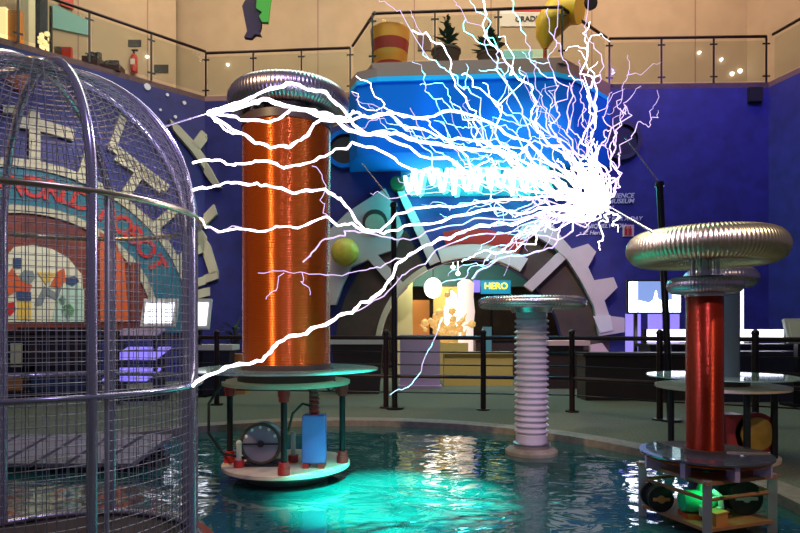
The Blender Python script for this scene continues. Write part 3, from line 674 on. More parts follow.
# right hand counters, screens
def counter(px, Y, w_, label, lit):
    c = V((at(px, 0, Y).x, Y, 0)); t = thing('lit_counter', c, label, 'counter')
    b = B(); b.box(c+V((0, 0, .45)), (w_, .6, .9)); obj('body', b, 'dark_cabinet', t, False)
    b = B(); b.box(c+V((0, 0, .93)), (w_+.08, .68, .06)); obj('top', b, 'black_rubber', t, False)
    b = B(); b.box(c+V((0, .1, 1.11)), (w_*.9, .05, .24)); obj('light_panel', b, 'counter_glow', t, False)
    b = B()
    for s in (-1, 1): b.box(c+V((s*w_*.455, .1, 1.09)), (.05, .12, .28))
    obj('panel_bracket', b, 'black_metal', t, False); return t
counter(669, 11.5, .95, 'dark counter with a white light bar below the large screen', 1)
counter(760, 11.5, 1.15, 'dark counter with a white light bar right of the red coil', 1)
c = V((at(654, 0, 12).x, 12, 0)); q = at(654, 297, 12)
t = thing('large_screen', c, 'large screen showing a white cone beside the tall black pole', 'screen')
b = B(); b.box(q, (1.1, .06, .68)); obj('bezel', b, 'black_rubber', t, False)
b = B(); b.box(q+V((0, -.034, 0)), (1.04, .01, .62)); obj('picture', b, 'screen_blue', t, False)
b = B(); b.box(q+V((-.43, -.041, 0)), (.17, .006, .6)); b.box(q+V((.43, -.041, 0)), (.16, .006, .6))
b.prism([q+V((x, -.041, z)) for x, z in ((-.33, -.3), (.34, -.3), (.34, -.06), (.12, -.07), (.06, -.04), (.03, .12), (.015, .12), (-.03, -.06), (-.12, -.12), (-.33, -.07))], (0, -.004, 0)); obj('bright_image', b, 'screen_white', t, False)
b = B(); b.box((q.x-.35, 12.05, (q.z-.3)/2), (.06, .06, q.z-.3)); b.box((q.x+.3, 12.05, (q.z-.3)/2), (.06, .06, q.z-.3)); b.box((q.x, 12.05, .02), (.9, .4, .04)); obj('stand', b, 'black_metal', t, False)
for k, (px, w_) in enumerate(((633, .3), (655, .28), (674, .2))):
    c = V((at(px, 0, 12.5).x, 12.5, 0)); b = B(); b.box(c+V((0, 0, .78)), (w_, .06, 1.56)); b.box(c+V((0, 0, .02)), (w_, .3, .04))
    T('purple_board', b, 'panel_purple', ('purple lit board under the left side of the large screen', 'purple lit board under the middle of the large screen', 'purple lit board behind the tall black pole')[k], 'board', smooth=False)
c = V((at(738, 0, 12.3).x, 12.3, 0)); t = thing('light_column', c, 'narrow pale blue light strip behind the red coil', 'light')
b = B(); b.box(c+V((0, 0, 1.55)), (.2, .06, 1.3)); obj('diffuser', b, 'kiosk_screen', t, False)
b = B(); b.box(c+V((0, .06, 1.1)), (.24, .06, 2.2)); b.box(c+V((0, .06, .02)), (.4, .3, .04)); obj('mount', b, 'black_metal', t, False)
kiosk(801, 331, 9.6, .5, .4, 'tilted tablet display in a pale frame at the right edge', 'poster_cream')
c = V((at(615, 0, 10.6).x, 10.6, 0)); b = B(); b.box(c+V((.5, 0, .38)), (2.2, .5, .76)); b.box(c+V((.5, 0, .8)), (2.3, .6, .05)); T('dark_cabinet', b, 'dark_brown_cabinet', 'long dark brown cabinet behind the railing below the large screen', 'cabinet', smooth=False)
c = V((at(745, 0, 10.4).x, 10.4, 0)); b = B(); b.box(c+V((.8, 0, .4)), (3.2, .5, .8)); b.box(c+V((.8, 0, .83)), (3.3, .6, .05)); T('dark_cabinet', b, 'dark_cabinet', 'long near black cabinet behind the railing at the right edge', 'cabinet', smooth=False)

# ------------------------------------------------------------------ guard railing around the pool deck
RP = [V(p) for p in ((-7.6, 8.4, 0), (-6.2, 9.3, 0), (-4.6, 9.75, 0), (-2.98, 9.76, 0), (-.22, 9.4, 0), (1.27, 9.15, 0), (2.56, 8.93, 0), (3.52, 8.13, 0), (4.53, 7.65, 0), (5.7, 6.9, 0), (6.6, 5.8, 0))]
t = thing('guard_railing', (0, 9.4, 0), 'dark guard railing with wires running across the deck behind the pool', 'railing')
for z, r, m, nm in ((1.1, .032, 'rail_brown', 'top_rail'), (.5, .028, 'rail_brown', 'middle_rail'), (.88, .011, 'black_metal', 'wire'), (.68, .011, 'black_metal', 'wire'), (.25, .011, 'black_metal', 'wire')):
    b = B(); b.tube([p+V((0, 0, z)) for p in RP], r, 8); obj(nm, b, m, t)
for p in RP:
    b = B(); b.cyl(p, p+V((0, 0, 1.16)), .042, .042, 12); b.sphere(p+V((0, 0, 1.18)), .05, (1, 1, 1), 12, 8); b.cyl(p, p+V((0, 0, .02)), .1, .1, 16); obj('post', b, 'rail_brown', t)
for k, (p, q) in enumerate((((-.08, 9.25, 0), (-.1, 9.25, 3.12)), ((3.62, 8.02, 0), (3.47, 8.02, 3.14)))):
    p, q = V(p), V(q); t = thing('tall_pole', p, ('tall black pole in front of the left side of the gear', 'tall black pole left of the red coil, behind the golden toroid')[k], 'pole', 'tall black poles')
    b = B(); b.tube([p, q], .045, 10); obj('shaft', b, 'black_metal', t)
    b = B(); b.cyl(p, p+V((0, 0, .03)), .14, .14, 20); obj('foot', b, 'black_metal', t)
    b = B(); b.cyl(q, q+V((0, 0, .06)), .06, .05, 12); obj('cap', b, 'black_metal', t)
    b = B(); b.tube([q+V((0, 0, .05)), q+V((-.35 if k else -.5, .3, .75))], .008, 5); obj('guy_wire', b, 'steel', t)

# ------------------------------------------------------------------ wire cage
CX, CY, CR = -1.83, 3.05, .76
t = thing('wire_cage', (CX, CY, 0), 'domed steel wire cage tall enough to stand in, left foreground', 'cage')
H0, H1, DH = .06, 1.8, .74
def cage_p(a, s, r=CR):   # s: 0..1 straight part, 1..2 dome
    if s <= 1: return V((CX+r*math.sin(a), CY-r*math.cos(a), H0+(H1-H0)*s))
    q = (s-1)*PI/2; return V((CX+r*math.cos(q)*math.sin(a), CY-r*math.cos(q)*math.cos(a), H1+(DH+r-CR)*math.sin(q)))
b = B(); b.lathe([(.84, -.06), (.86, .0), (.86, .05), (.8, .06)], (CX, CY, 0), 64, cap=False); obj('base_rim', b, 'red_base', t)
b = B(); b.lathe([(.82, -.05), (.82, .04)], (CX, CY, 0), 64); obj('base', b, 'gear_dark', t)
b = B()
nv = 132
for k in range(nv):
    a = 2*PI*k/nv; top = 1.94 if k % 4 == 0 else (1.72 if k % 2 == 0 else 1.5)
    b.tube([cage_p(a, 0), cage_p(a, 1)] + [cage_p(a, 1+(top-1)*j/10) for j in range(1, 11)], .0024, 3, cap=False)
obj('upright_wires', b, 'wire_steel', t)
b = B()
def hoop(bb, s, r, nn=72, n=3, rad=CR): bb.tube([cage_p(2*PI*k/nn, s, rad) for k in range(nn)], r, n, True)
z = H0+.04
while z < H1: hoop(b, (z-H0)/(H1-H0), .0019); z += .043
s = 1.025
while s < 1.95: hoop(b, s, .0022); s += .032
obj('hoop_wires', b, 'wire_steel', t)
for k in range(8):
    a = PI/4*k
    b = B(); b.tube([cage_p(a, 0, CR+.01), cage_p(a, 1, CR+.01)] + [cage_p(a, 1+j/16, CR+.01) for j in range(1, 17)], .021, 12); obj('rib', b, 'bright_steel', t)
for s, r, m in ((.506, .013, 'bright_steel'), (1.0, .014, 'gold_steel'), (.0, .02, 'steel'), (1.93, .02, 'gold_steel')):
    b = B(); b.tube([cage_p(2*PI*k/72, s, CR+.02) for k in range(72)], r, 10, True); obj('hoop', b, m, t)
for a in (a_(50), a_(20)):
    b = B(); b.tube([cage_p(a, 0, CR-.005), cage_p(a, 1, CR-.005)], .009, 8); obj('door_frame', b, 'wire_steel', t)
b = B(); p = cage_p(a_(100), 1.45); tip = at(209, 113, 3.3); b.tube([p, tip], [.006, .003], 6); b.sphere(tip, .01); obj('ground_rod', b, 'steel', t)

# ------------------------------------------------------------------ big coil
bx, by = -.99, 5.25
t = thing('tesla_coil', (bx, by, -.04), 'tall orange tesla coil with a wide silver toroid, standing in the pool', 'tesla coil')
o = V((bx, by, 0))
b = B(); b.lathe([(.36, -.1), (.36, -.0), (.46, .0), (.46, .035), (.34, .035)], o, 48); obj('plinth', b, 'plate_edge', t)
b = B(); b.lathe([(.545, .035), (.55, .04), (.55, .066), (.54, .07)], o, 64); obj('lower_plate', b, 'cream_plate', t)
b = B(); b.lathe([(.545, .75), (.55, .755), (.55, .78), (.54, .785)], o, 64); obj('upper_plate', b, 'cream_plate', t)
for ad in (-82, -4, 72, 184):
    a = a_(ad); p = o+V((.49*math.cos(a), .49*math.sin(a), 0))
    b = B(); b.cyl(p+V((0, 0, .07)), p+V((0, 0, .75)), .026, .026, 14); post = obj('post', b, 'black_rubber', t)
    b = B(); b.lathe([(.05, .07), (.05, .13), (.042, .13), (.042, .17)], p, 16); obj('red_collar', b, 'red_plastic', post)
    b = B(); b.lathe([(.042, .65), (.042, .69), (.05, .69), (.05, .75)], p, 16); obj('red_collar', b, 'red_plastic', post)
b = B(); b.lathe([(.42, .785), (.42, .86), (.395, .86)], o, 48); obj('base_ring', b, 'dark_cap', t)
b = B(); b.lathe([(.42, .875), (.8, .875), (.8, .887), (.42, .887)], o, 72, cap=False); obj('acrylic_disc', b, 'acrylic', t)
b = B(); b.lathe(turns(.376, .86, 3.0, .013, .0022), o, 80, cap=False); obj('winding', b, 'copper_winding', t, soft=True)
b = B(); b.lathe([(.37, .86), (.385, .86), (.385, .93), (.37, .93)], o, 64, cap=False); obj('end_band', b, 'dark_cap', t)
b = B(); b.lathe([(.37, 2.96), (.388, 2.96), (.388, 3.03), (.1, 3.05)], o, 64, cap=False); obj('end_band', b, 'dark_cap', t)
b = B(); b.cyl(o+V((0, 0, 3.03)), o+V((0, 0, 3.16)), .16, .2, 32); obj('neck', b, 'dark_cap', t)
b = B(); b.torus(o+V((.02, 0, 3.2)), .405, .118, 0, 22, .02, 96); obj('toroid', b, 'mauve_steel', t, soft=True)
b = B(); b.lathe([(.02, 3.17), (.33, 3.17), (.33, 3.19), (.02, 3.19)], o, 40); obj('toroid_plate', b, 'steel', t)
b = B(); b.tube([o+V((-.5, -.15, .8)), o+V((-.62, -.2, .6)), o+V((-.62, -.2, .35)), o+V((-.5, -.2, .18)), o+V((-.3, -.2, .14))], .012, 8); obj('cable', b, 'black_rubber', t)
# round variac-like transformer
c = o+V((-.185, -.1, .07))
tr = thing('round_transformer', c, 'round purplish transformer lying on the lower plate of the orange coil', 'transformer')
R = Matrix.Rotation(PI/2, 3, 'X'); q = c+V((0, 0, .19))
b = B(); b.lathe([(.03, -.09), (.155, -.09), (.17, -.06), (.17, .06), (.155, .09), (.03, .09)], q, 40, R); obj('body', b, 'transformer_grey', tr)
b = B(); b.torus((0, 0, 0), .165, .014, 40, 8)
bmesh.ops.transform(b.b, matrix=Matrix.Translation(q+V((0, -.09, 0))) @ R.to_4x4(), verts=b.b.verts); obj('rim', b, 'dark_cap', tr)
b = B(); b.box(q+V((0, -.1, 0)), (.3, .012, .012)); b.cyl(q+V((0, -.09, 0)), q+V((0, -.13, 0)), .03, .02, 14); obj('dial', b, 'black_rubber', tr)
b = B(); b.box(c+V((0, 0, .012)), (.3, .22, .024)); obj('foot', b, 'black_rubber', tr)
b = B()
for k in range(5): b.sphere(q+V((.135*math.cos(.5+k*.55), -.085, .14*math.sin(.5+k*.55))), .016, u=8, v=6)
obj('terminal', b, 'star_white', tr)
# capacitor
c = o+V((.27, -.2, .07))
tr = thing('blue_capacitor', c, 'blue box capacitor with a ribbed red insulator on the lower plate', 'capacitor')
b = B(); b.box(c+V((0, 0, .24)), (.19, .14, .4)); bmesh.ops.bevel(b.b, geom=b.b.edges[:], offset=.008, segments=2, affect='EDGES'); obj('case', b, 'capacitor_blue', tr)
b = B(); b.box(c+V((-.065, 0, .02)), (.05, .15, .04)); b.box(c+V((.065, 0, .02)), (.05, .15, .04)); obj('foot', b, 'red_plastic', tr)
b = B(); b.lathe([(.035, .44)] + [x for k in range(5) for x in ((.035, .45+k*.036), (.052, .465+k*.036), (.035, .475+k*.036))] + [(.03, .64)], c, 18); obj('insulator', b, 'insulator_red', tr)
b = B(); b.cyl(c+V((0, 0, .64)), c+V((0, 0, .68)), .02, .02, 10); obj('terminal', b, 'steel', tr)
b = B(); b.tube([c+V((0, 0, .67)), c+V((.07, .02, .7)), c+V((.13, .03, .63)), c+V((.17, .06, .66)), c+V((.16, .08, .72))], .011, 8); b.tube([c+V((0, .02, .5)), c+V((-.1, 0, .53)), c+V((-.18, -.02, .45)), c+V((-.22, 0, .3))], .011, 8); obj('cable', b, 'black_rubber', tr)
for k, (dx, dy, h) in enumerate(((-.36, -.22, .2), (.06, -.02, .24))):
    c = o+V((dx, dy, .07)); tr = thing('standoff', c, ('short white standoff with a red base left of the round transformer', 'white standoff with a red base between transformer and capacitor')[k], 'standoff', 'white standoffs on the lower plate')
    b = B(); b.lathe([(.045, 0), (.045, .06), (.03, .06)], c, 16); obj('base', b, 'red_plastic', tr)
    b = B(); b.cyl(c+V((0, 0, .06)), c+V((0, 0, h)), .022, .022, 14); b.sphere(c+V((0, 0, h)), .026, u=12, v=8); obj('rod', b, 'white_paint', tr)

# ------------------------------------------------------------------ ribbed insulator column
o = V((1.37, 6.25, 0))
t = thing('insulator_column', V((o.x, o.y, -.06)), 'ribbed mauve insulator column with a flat silver ring on top', 'insulator')
b = B(); b.lathe([(.27, -.07), (.27, -.03), (.25, -.01), (.2, 0)], o, 48); obj('base_plate', b, 'kerb', t)
prof = [(.165, 0), (.165, .14)]
for k in range(20):
    z = .15+k*.06; prof += [(.15, z), (.178, z+.02), (.178, z+.028), (.15, z+.05)]
prof += [(.16, 1.36), (.16, 1.4)]
b = B(); b.lathe(prof, o, 48); obj('sheds', b, 'insulator_mauve', t)
b = B(); b.lathe([(.175, .0), (.19, .02), (.19, .05), (.168, .06)], o, 40); obj('collar', b, 'mauve_steel', t)
b = B(); b.lathe([(.03, 1.4), (.2, 1.4), (.22, 1.45), (.45, 1.47), (.45, 1.5), (.03, 1.5)], o, 40); obj('top_plate', b, 'steel', t)
b = B(); b.torus(o+V((0, 0, 1.5)), .495, .058, 0, 16, .02, 100); obj('ring', b, 'steel', t, soft=True)

# ------------------------------------------------------------------ back coil on the deck
o = V((3.1, 5.8, 0))
t = thing('grey_coil', o.copy(), 'grey cylinder coil on a round cream table, partly behind the red coil', 'tesla coil')
b = B(); b.lathe([(.5, .0), (.5, .03)], o, 56); obj('lower_plate', b, 'cream_plate', t)
b = B(); b.lathe([(.585, .66), (.59, .665), (.59, .69)], o, 56); obj('upper_plate', b, 'cream_plate', t)
for k in range(6):
    a = a_(30+60*k); p = o+V((.44*math.cos(a), .44*math.sin(a), 0)); b = B(); b.cyl(p+V((0, 0, .03)), p+V((0, 0, .66)), .03, .03, 12); obj('post', b, 'black_rubber', t)
b = B(); b.lathe([(.25, .69), (.25, .76), (.2, .76)], o, 36); obj('base_ring', b, 'dark_cap', t)
b = B(); b.lathe([(.2, .77), (.67, .77), (.67, .782), (.2, .782)], o, 64, cap=False); obj('acrylic_disc', b, 'acrylic', t)
b = B(); b.lathe([(.165, .76), (.165, 1.6)], o, 40); obj('cylinder', b, 'grey_coil', t)
b = B(); b.cyl(o+V((0, 0, 1.6)), o+V((0, 0, 1.66)), .1, .1, 20); obj('neck', b, 'steel', t)
b = B(); b.torus(o+V((0, 0, 1.72)), .24, .09, 0, 16, .02, 60); obj('toroid', b, 'mauve_steel', t)
c = o+V((.18, -.1, .03)); q = c+V((.05, 0, .22))
tr = thing('cable_reel', c, 'yellow and red round reel under the cream table', 'reel'); R = Matrix.Rotation(PI/2, 3, 'X')
b = B(); b.lathe([(.15, -.11), (.155, .12), (.13, .13)], q, 32, R); obj('drum', b, 'reel_ochre', tr)
b = B(); b.lathe([(.19, .07), (.2, .08), (.2, .1), (.12, .1), (.12, .07)], q, 32, R); b.box(c+V((-.16, .0, .2)), (.16, .2, .4)); obj('frame', b, 'insulator_red', tr)
b = B(); b.box(c+V((.03, 0, .012)), (.34, .24, .024)); obj('foot', b, 'black_rubber', tr)
c = o+V((-.22, -.15, .03)); b = B(); b.box(c+V((0, 0, .16)), (.2, .2, .32)); b.cyl(c+V((0, 0, .32)), c+V((0, 0, .42)), .05, .04, 12); T('black_transformer', b, 'black_rubber', 'black boxy transformer under the cream table left of the yellow reel', 'transformer')

# ------------------------------------------------------------------ near coil on its table
o = V((2.02, 3.98, 0)); ax = V((-.18, -.39, 0)); ay = V((.38, -.19, 0))
cor = [o+ax, o+ay, o-ax, o-ay]; zt = .285
t = thing('coil_table', V((o.x, o.y, -.06)), 'square wooden table on grey metal legs carrying the red coil', 'table')
b = B(); b.prism([c+V((0, 0, zt)) for c in cor], (0, 0, .022)); obj('table_top', b, 'wood', t, False)
b = B()
for i in range(4): b.tube([o+(cor[i]-o)*.88+V((0, 0, .19)), o+(cor[(i+1) % 4]-o)*.88+V((0, 0, .19))], .013, 6)
obj('stretcher', b, 'wood', t)
b = B(); b.prism([o+(c-o)*.96+V((0, 0, .0)) for c in cor], (0, 0, .02)); obj('shelf', b, 'wood', t, False)
for c in cor:
    p = o+(c-o)*.9; b = B(); b.box(p+V((0, 0, .125)), (.052, .052, .37), math.atan2(ax.y, ax.x)); obj('leg', b, 'leg_grey', t, False)
t = thing('tesla_coil', V((o.x, o.y, zt+.022)), 'dark red tesla coil under a big ridged golden toroid, right foreground', 'tesla coil')
z0 = zt+.022
for k in range(8):
    a = 2*PI*k/8; b = B(); b.box(o+V((.34*math.cos(a), .34*math.sin(a), z0+.046)), (.03, .1, .092), a+PI/2); obj('spacer', b, 'lilac_panel', t, False)
b = B(); b.lathe([(.12, z0+.092), (.405, z0+.092), (.405, z0+.104), (.12, z0+.104)], o, 72, cap=False); obj('acrylic_disc', b, 'clear_acrylic', t)
b = B()
for k in range(9): b.torus(o+V((0, 0, z0+.078)), .16+k*.028, .006, 72, 6)
obj('primary_winding', b, 'copper_winding', t)
b = B(); b.lathe([(.13, z0), (.13, z0+.13), (.116, z0+.13)], o, 36); obj('base_ring', b, 'dark_cap', t)
b = B(); b.lathe(turns(.115, z0+.09, 1.45, .008, .0014), o, 64, cap=False); obj('winding', b, 'dark_copper_winding', t, soft=True)
b = B(); b.lathe([(.122, 1.44), (.122, 1.49), (.05, 1.5)], o, 40); obj('cap', b, 'steel', t)
b = B(); b.torus(o+V((0, 0, 1.515)), .178, .055, 0, 18, .02, 70); obj('small_toroid', b, 'mauve_steel', t, soft=True)
b = B(); b.lathe([(.02, 1.5), (.15, 1.5), (.15, 1.53), (.045, 1.53), (.045, 1.7)], o, 32); 
for k in range(4): a = a_(20+90*k); b.cyl(o+V((.1*math.cos(a), .1*math.sin(a), 1.52)), o+V((.1*math.cos(a), .1*math.sin(a), 1.72)), .016, .016, 10)
obj('stem', b, 'bright_steel', t)
b = B(); b.torus(o+V((0, 0, 1.76)), .382, .107, 0, 26, .024, 110); obj('toroid', b, 'gold_steel', t, soft=True)
b = B(); b.lathe([(.02, 1.7), (.33, 1.7), (.33, 1.715), (.02, 1.715)], o, 48); obj('toroid_plate', b, 'steel', t)
TIP = at(606, 205, 3.85)
b = B(); b.tube([at(656, 234, 3.8), TIP], [.009, .004], 8); b.sphere(TIP, .012); obj('breakout_rod', b, 'steel', t)
# parts under the table
c = o+V((-.1, -.12, .02)); tr = thing('green_motor', c, 'bright green motor with white fittings on the shelf under the red coil', 'motor')
R = Matrix.Rotation(PI/2, 3, 'Y'); q = c+V((0, 0, .1))
b = B(); b.lathe([(.03, -.12), (.062, -.11), (.07, -.08), (.07, .05), (.05, .08), (.03, .12)], q, 24, R); b.cyl(q+V((.03, 0, .04)), q+V((.05, 0, .15)), .045, .04, 16); b.sphere(q+V((.05, 0, .15)), .045, u=12, v=8); obj('housing', b, 'green_part', tr)
b = B(); b.tube([q+V((.06, -.06, .08)), q+V((.1, -.07, .05)), q+V((.11, -.07, -.02)), q+V((.06, -.07, -.05))], .018, 8); b.box(q+V((.0, -.08, -.04)), (.06, .03, .06)); obj('fitting', b, 'white_paint', tr)
b = B(); b.box(c+V((0, 0, .015)), (.2, .14, .03)); obj('foot', b, 'mural_orange', tr)
for k, (dx, dy, r) in enumerate(((-.3, .04, .085), (.22, -.03, .11))):
    c = o+V((dx, dy, .02)); q = c+V((0, 0, r+.0)); tr = thing('coil_spool', c, ('small black spool at the left of the shelf under the red coil', 'large black spool at the right of the shelf under the red coil')[k], 'spool', 'black spools under the red coil'); R = Matrix.Rotation(PI/2, 3, 'X')
    b = B(); b.lathe([(.02, -.07), (r, -.07), (r, -.05), (r*.7, -.045), (r*.7, .045), (r, .05), (r, .07), (.02, .07)], q, 28, R); obj('spool', b, 'black_rubber', tr)
    b = B(); b.lathe([(.012, -.08), (.025, -.08), (.025, .08), (.012, .08)], q, 16, R); b.box(q+V((0, -.075, 0)), (r*1.3, .008, .02)); obj('hub', b, ('orange_wood', 'wire_steel')[k], tr)
c = o+V((.07, .1, .02)); b = B(); b.box(c+V((0, 0, .08)), (.2, .12, .16)); b.box(c+V((0, 0, .17)), (.24, .16, .012)); T('control_box', b, 'poster_navy', 'navy box behind the green motor on the shelf', 'box', smooth=False)
c = o+V((-.04, -.26, .02)); b = B(); b.box(c+V((-.02, 0, .035)), (.11, .08, .07), .46); b.box(c+V((-.02, 0, .075)), (.12, .09, .01), .46); T('orange_box', b, 'orange_wood', 'small orange box in front of the green motor', 'box', smooth=False)

# ------------------------------------------------------------------ the discharge
def jag(p, q, lev, amp, rnd):
    pts = [p, q]
    for _ in range(lev):
        out = [pts[0]]
        for a, c in zip(pts, pts[1:]):
            d = (c-a); m = a.lerp(c, rnd.uniform(.4, .6)) + V((rnd.gauss(0, 1), rnd.gauss(0, .7), rnd.gauss(0, 1)))*d.length*amp
            out += [m, c]
        pts = out
    return pts
def arc_path(px, Y0, Y1, rnd, amp=.07, lev=2):
    L = [0]
    for a, c in zip(px, px[1:]): L.append(L[-1]+math.hypot(c[0]-a[0], c[1]-a[1]))
    P = [at(x, y, Y0+(Y1-Y0)*l/L[-1] + (rnd.uniform(-.09, .09) if 0 < i < len(px)-1 else 0)) for i, ((x, y), l) in enumerate(zip(px, L))]
    out = [P[0]]
    for a, c in zip(P, P[1:]): out += jag(a, c, lev, amp, rnd)[1:]
    return out
rnd = random.Random(7)
YR = 3.85; YL = 3.3
arcs = [
 ('thick white arc running from the left rod tip over the orange coil toroid', [(208, 113), (228, 106), (255, 96), (275, 88), (292, 83), (308, 90), (326, 92), (340, 106), (350, 118), (366, 134), (380, 135), (400, 144), (420, 156), (452, 160), (500, 176), (550, 192), (606, 205)], YL, YR, .011, .011, 'arc_white'),
 ('thickest white arc crossing just above the orange winding', [(208, 113), (225, 110), (250, 104), (263, 99), (280, 104), (310, 110), (332, 115), (348, 130), (362, 134), (378, 132), (396, 133), (420, 142), (445, 146), (480, 150), (520, 165), (560, 186), (606, 205)], YL, YR, .015, .012, 'arc_white'),
 ('white arc sagging in a bow across the top of the orange winding', [(208, 114), (222, 122), (237, 132), (255, 143), (275, 147), (290, 147), (303, 138), (314, 124), (330, 121), (344, 121), (362, 116), (385, 114), (420, 118), (460, 112), (500, 128), (540, 155), (575, 185), (606, 205)], YL, YR, .011, .009, 'arc_white'),
 ('white arc from the left rod tip passing level below the toroid', [(208, 113), (230, 116), (252, 120), (270, 122), (285, 114), (300, 110), (320, 117), (345, 118), (357, 112), (372, 118), (388, 112), (405, 128), (430, 132), (458, 138), (500, 150), (540, 170), (606, 205)], YL, YR, .009, .009, 'arc_white'),
 ('short forked white arc curling below the left rod tip', [(208, 113), (215, 121), (224, 129), (233, 134), (242, 133), (252, 141)], YL, 3.4, .01, .004, 'arc_white'),
 ('white arc leaving the cage at dome height across the orange winding', [(193, 163), (205, 160), (220, 160), (234, 165), (250, 163), (262, 161), (284, 168), (300, 165), (316, 160), (335, 149), (352, 142), (368, 147), (385, 153), (402, 165), (430, 168), (470, 178), (520, 190), (560, 196), (606, 205)], 2.92, YR, .0085, .008, 'arc_white'),
 ('white arc leaving the cage below the dome ring across the middle of the winding', [(193, 190), (212, 187), (228, 182), (244, 184), (257, 183), (278, 188), (292, 193), (312, 191), (325, 189), (336, 197), (346, 206), (356, 221), (366, 230), (384, 234), (404, 226), (430, 224), (470, 214), (520, 214), (560, 206), (606, 205)], 2.92, YR, .0085, .009, 'arc_white'),
 ('thinner double arc leaving the cage at the golden ring', [(200, 218), (206, 228), (220, 232), (240, 229), (266, 231), (280, 227), (298, 228), (312, 222), (327, 217), (338, 226), (352, 223), (366, 232), (380, 231), (396, 214), (430, 207), (480, 202), (545, 196), (606, 205)], 2.92, YR, .006, .008, 'arc_white'),
 ('companion arc twisted around the one at the golden ring', [(203, 225), (218, 233), (232, 226), (246, 231)], 2.95, 3.05, .004, .003, 'arc_violet'),
 ('long bright arc sloping down to the lower hoop of the cage', [(193, 386), (212, 374), (226, 367), (244, 364), (262, 361), (271, 352), (277, 343), (290, 336), (306, 334), (325, 325), (338, 316), (352, 313), (361, 302), (374, 297), (384, 289), (394, 273), (400, 262), (415, 252), (440, 238), (480, 226), (530, 218), (570, 210), (606, 205)], 2.92, YR, .012, .009, 'arc_white'),
 ('thin arc shadowing the upper end of the long sloping one', [(352, 313), (368, 305), (384, 296), (398, 280), (410, 270), (436, 250), (470, 236), (520, 226), (570, 214), (606, 205)], 3.3, YR, .004, .005, 'arc_violet'),
 ('thin pink arc fading across the lower orange winding', [(258, 273), (280, 271), (300, 272), (320, 274), (342, 276), (358, 271), (374, 268), (390, 262), (410, 256), (440, 240), (480, 224), (540, 212), (606, 205)], 3.2, YR, .0025, .006, 'arc_violet'),
 ('violet arc looping at the gear plate and up to the right tip', [(303, 262), (315, 250), (325, 239), (345, 236), (350, 231), (368, 233), (392, 238), (410, 240), (440, 228), (480, 218), (530, 216), (606, 205)], 3.2, YR, .005, .006, 'arc_violet'),
 ('fat purple arc dropping from the right tip to the glowing pillar', [(472, 279), (480, 270), (492, 264), (503, 258), (518, 256), (535, 252), (552, 248), (558, 238), (560, 228), (572, 216), (590, 210), (606, 205)], 4.3, YR, .008, .007, 'arc_violet'),
 ('thin crooked arc falling to the lilac board', [(390, 395), (402, 390), (412, 384), (421, 372), (426, 355), (433, 342), (438, 330), (442, 318)], 4.6, 4.4, .004, .004, 'arc_violet'),
]
for lab, px, Ya, Yb, r0, r1, m in arcs:
    P = arc_path(px, Ya, Yb, rnd, .06); n_ = len(P); b = B(); b.tube(P, [(r0+(r1-r0)*i/n_)*.85*rnd.uniform(.7, 1.15) for i in range(n_)], 6)
    T('lightning_arc', b, m, lab, 'lightning', 'long lightning arcs')
# twigs on the orange winding
for lab, px in (('small pink twig of lightning low on the orange winding', [(284, 273), (278, 282), (270, 293), (266, 299)]), ('pink twig of lightning hanging right of centre on the winding', [(302, 272), (303, 284), (310, 295)]), ('thin pink twig of lightning on the upper right of the winding', [(312, 166), (322, 175), (326, 187), (320, 200), (323, 213), (330, 218)])):
    P = arc_path(px, 3.3, 3.4, rnd, .1); b = B(); b.tube(P, .0022, 5); T('lightning_twig', b, 'arc_violet', lab, 'lightning', 'lightning twigs on the winding')
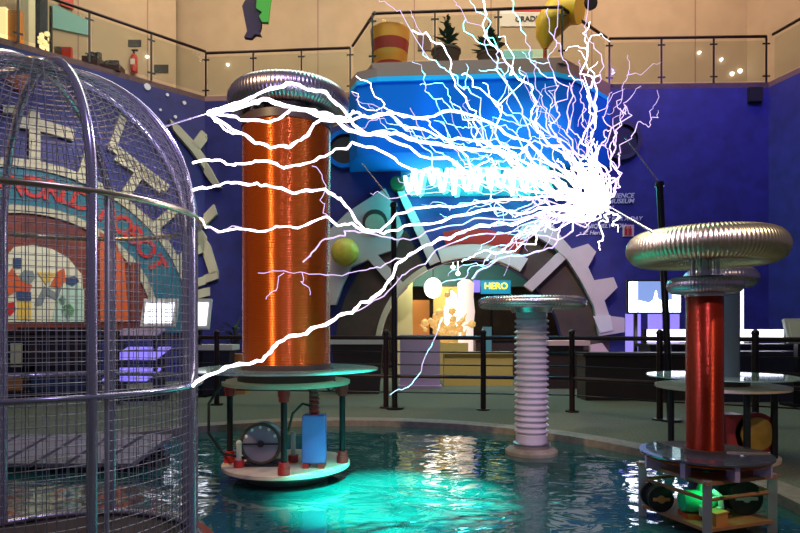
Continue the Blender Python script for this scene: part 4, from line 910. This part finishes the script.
# crown of streamers around the right tip
t = thing('streamer_burst', TIP, 'dense white burst of forked streamers around the right rod tip', 'lightning')
ends = [(378, -6), (412, 30), (455, -8), (466, -8), (480, -6), (508, -8), (548, 8), (556, 40), (601, -8), (590, 22), (628, 55), (641, 86), (657, 90), (356, 76), (352, 93), (368, 104), (412, 62), (420, 85), (436, 100), (462, 75), (496, 66), (520, 70), (535, 60), (612, 92), (620, 108), (428, 290), (448, 276), (462, 262), (478, 250), (500, 246), (520, 240), (545, 232), (398, 178), (405, 196), (422, 205), (440, 214), (410, 108), (440, 122), (600, 250), (576, 236), (618, 232), (470, 100), (580, 60), (570, 85), (600, 75)]
cnt = 0
def streamer(P, r0, r1, m):
    global cnt
    cnt += 1; n_ = len(P); b = B(); b.tube(P, [(r0+(r1-r0)*i/n_)*rnd.uniform(.7, 1.2) for i in range(n_)], 5); return b
for ex, ey in ends:
    L = math.hypot(ex-606, ey-205); Ye = YR+rnd.uniform(-.45, .75)
    # bend the path: leave the tip up-left, then turn towards the end
    mx, my = 606+(ex-606)*.42-.08*L*(1 if ey < 150 else .2), 205+(ey-205)*.42+.06*L*(1 if ey < 150 else -.4)
    P = arc_path([(606, 205), (mx+rnd.uniform(-6, 6), my+rnd.uniform(-6, 6)), (mx*.45+ex*.55+rnd.uniform(-8, 8), my*.45+ey*.55+rnd.uniform(-8, 8)), (ex, ey)], YR, Ye, rnd, .13, 4 if L > 90 else 3)
    big = rnd.random() < .3
    b = streamer(P, .0058, .0036 if big else .0018, 'w')
    for j in range(rnd.choice((1, 2, 2, 3)) if L > 70 else 0):   # forks
        i0 = int(len(P)*rnd.uniform(.2, .85)); p = P[i0]; d = (P[min(i0+3, len(P)-1)]-P[max(i0-3, 0)]).normalized()
        e = p+(d+V((rnd.gauss(0, .6), rnd.gauss(0, .3), rnd.gauss(0, .6)))).normalized()*rnd.uniform(.1, .4)
        Q = jag(p, e, 3, .14, rnd); b.tube(Q, [.0028*(1-.6*i/len(Q)) for i in range(len(Q))], 4)
    obj('streamer', b, 'arc_white' if big else 'arc_violet', t)
for k in range(42):
    a = rnd.uniform(a_(95), a_(215)); L = rnd.uniform(18, 70)
    P = arc_path([(606, 205), (606+L*.5*math.cos(a+.15), 205-L*.5*math.sin(a+.15)), (606+L*math.cos(a), 205-L*math.sin(a))], YR, YR+rnd.uniform(-.3, .35), rnd, .15, 3)
    b = streamer(P, .008, .0035, 'w'); obj('streamer', b, 'arc_white', t)
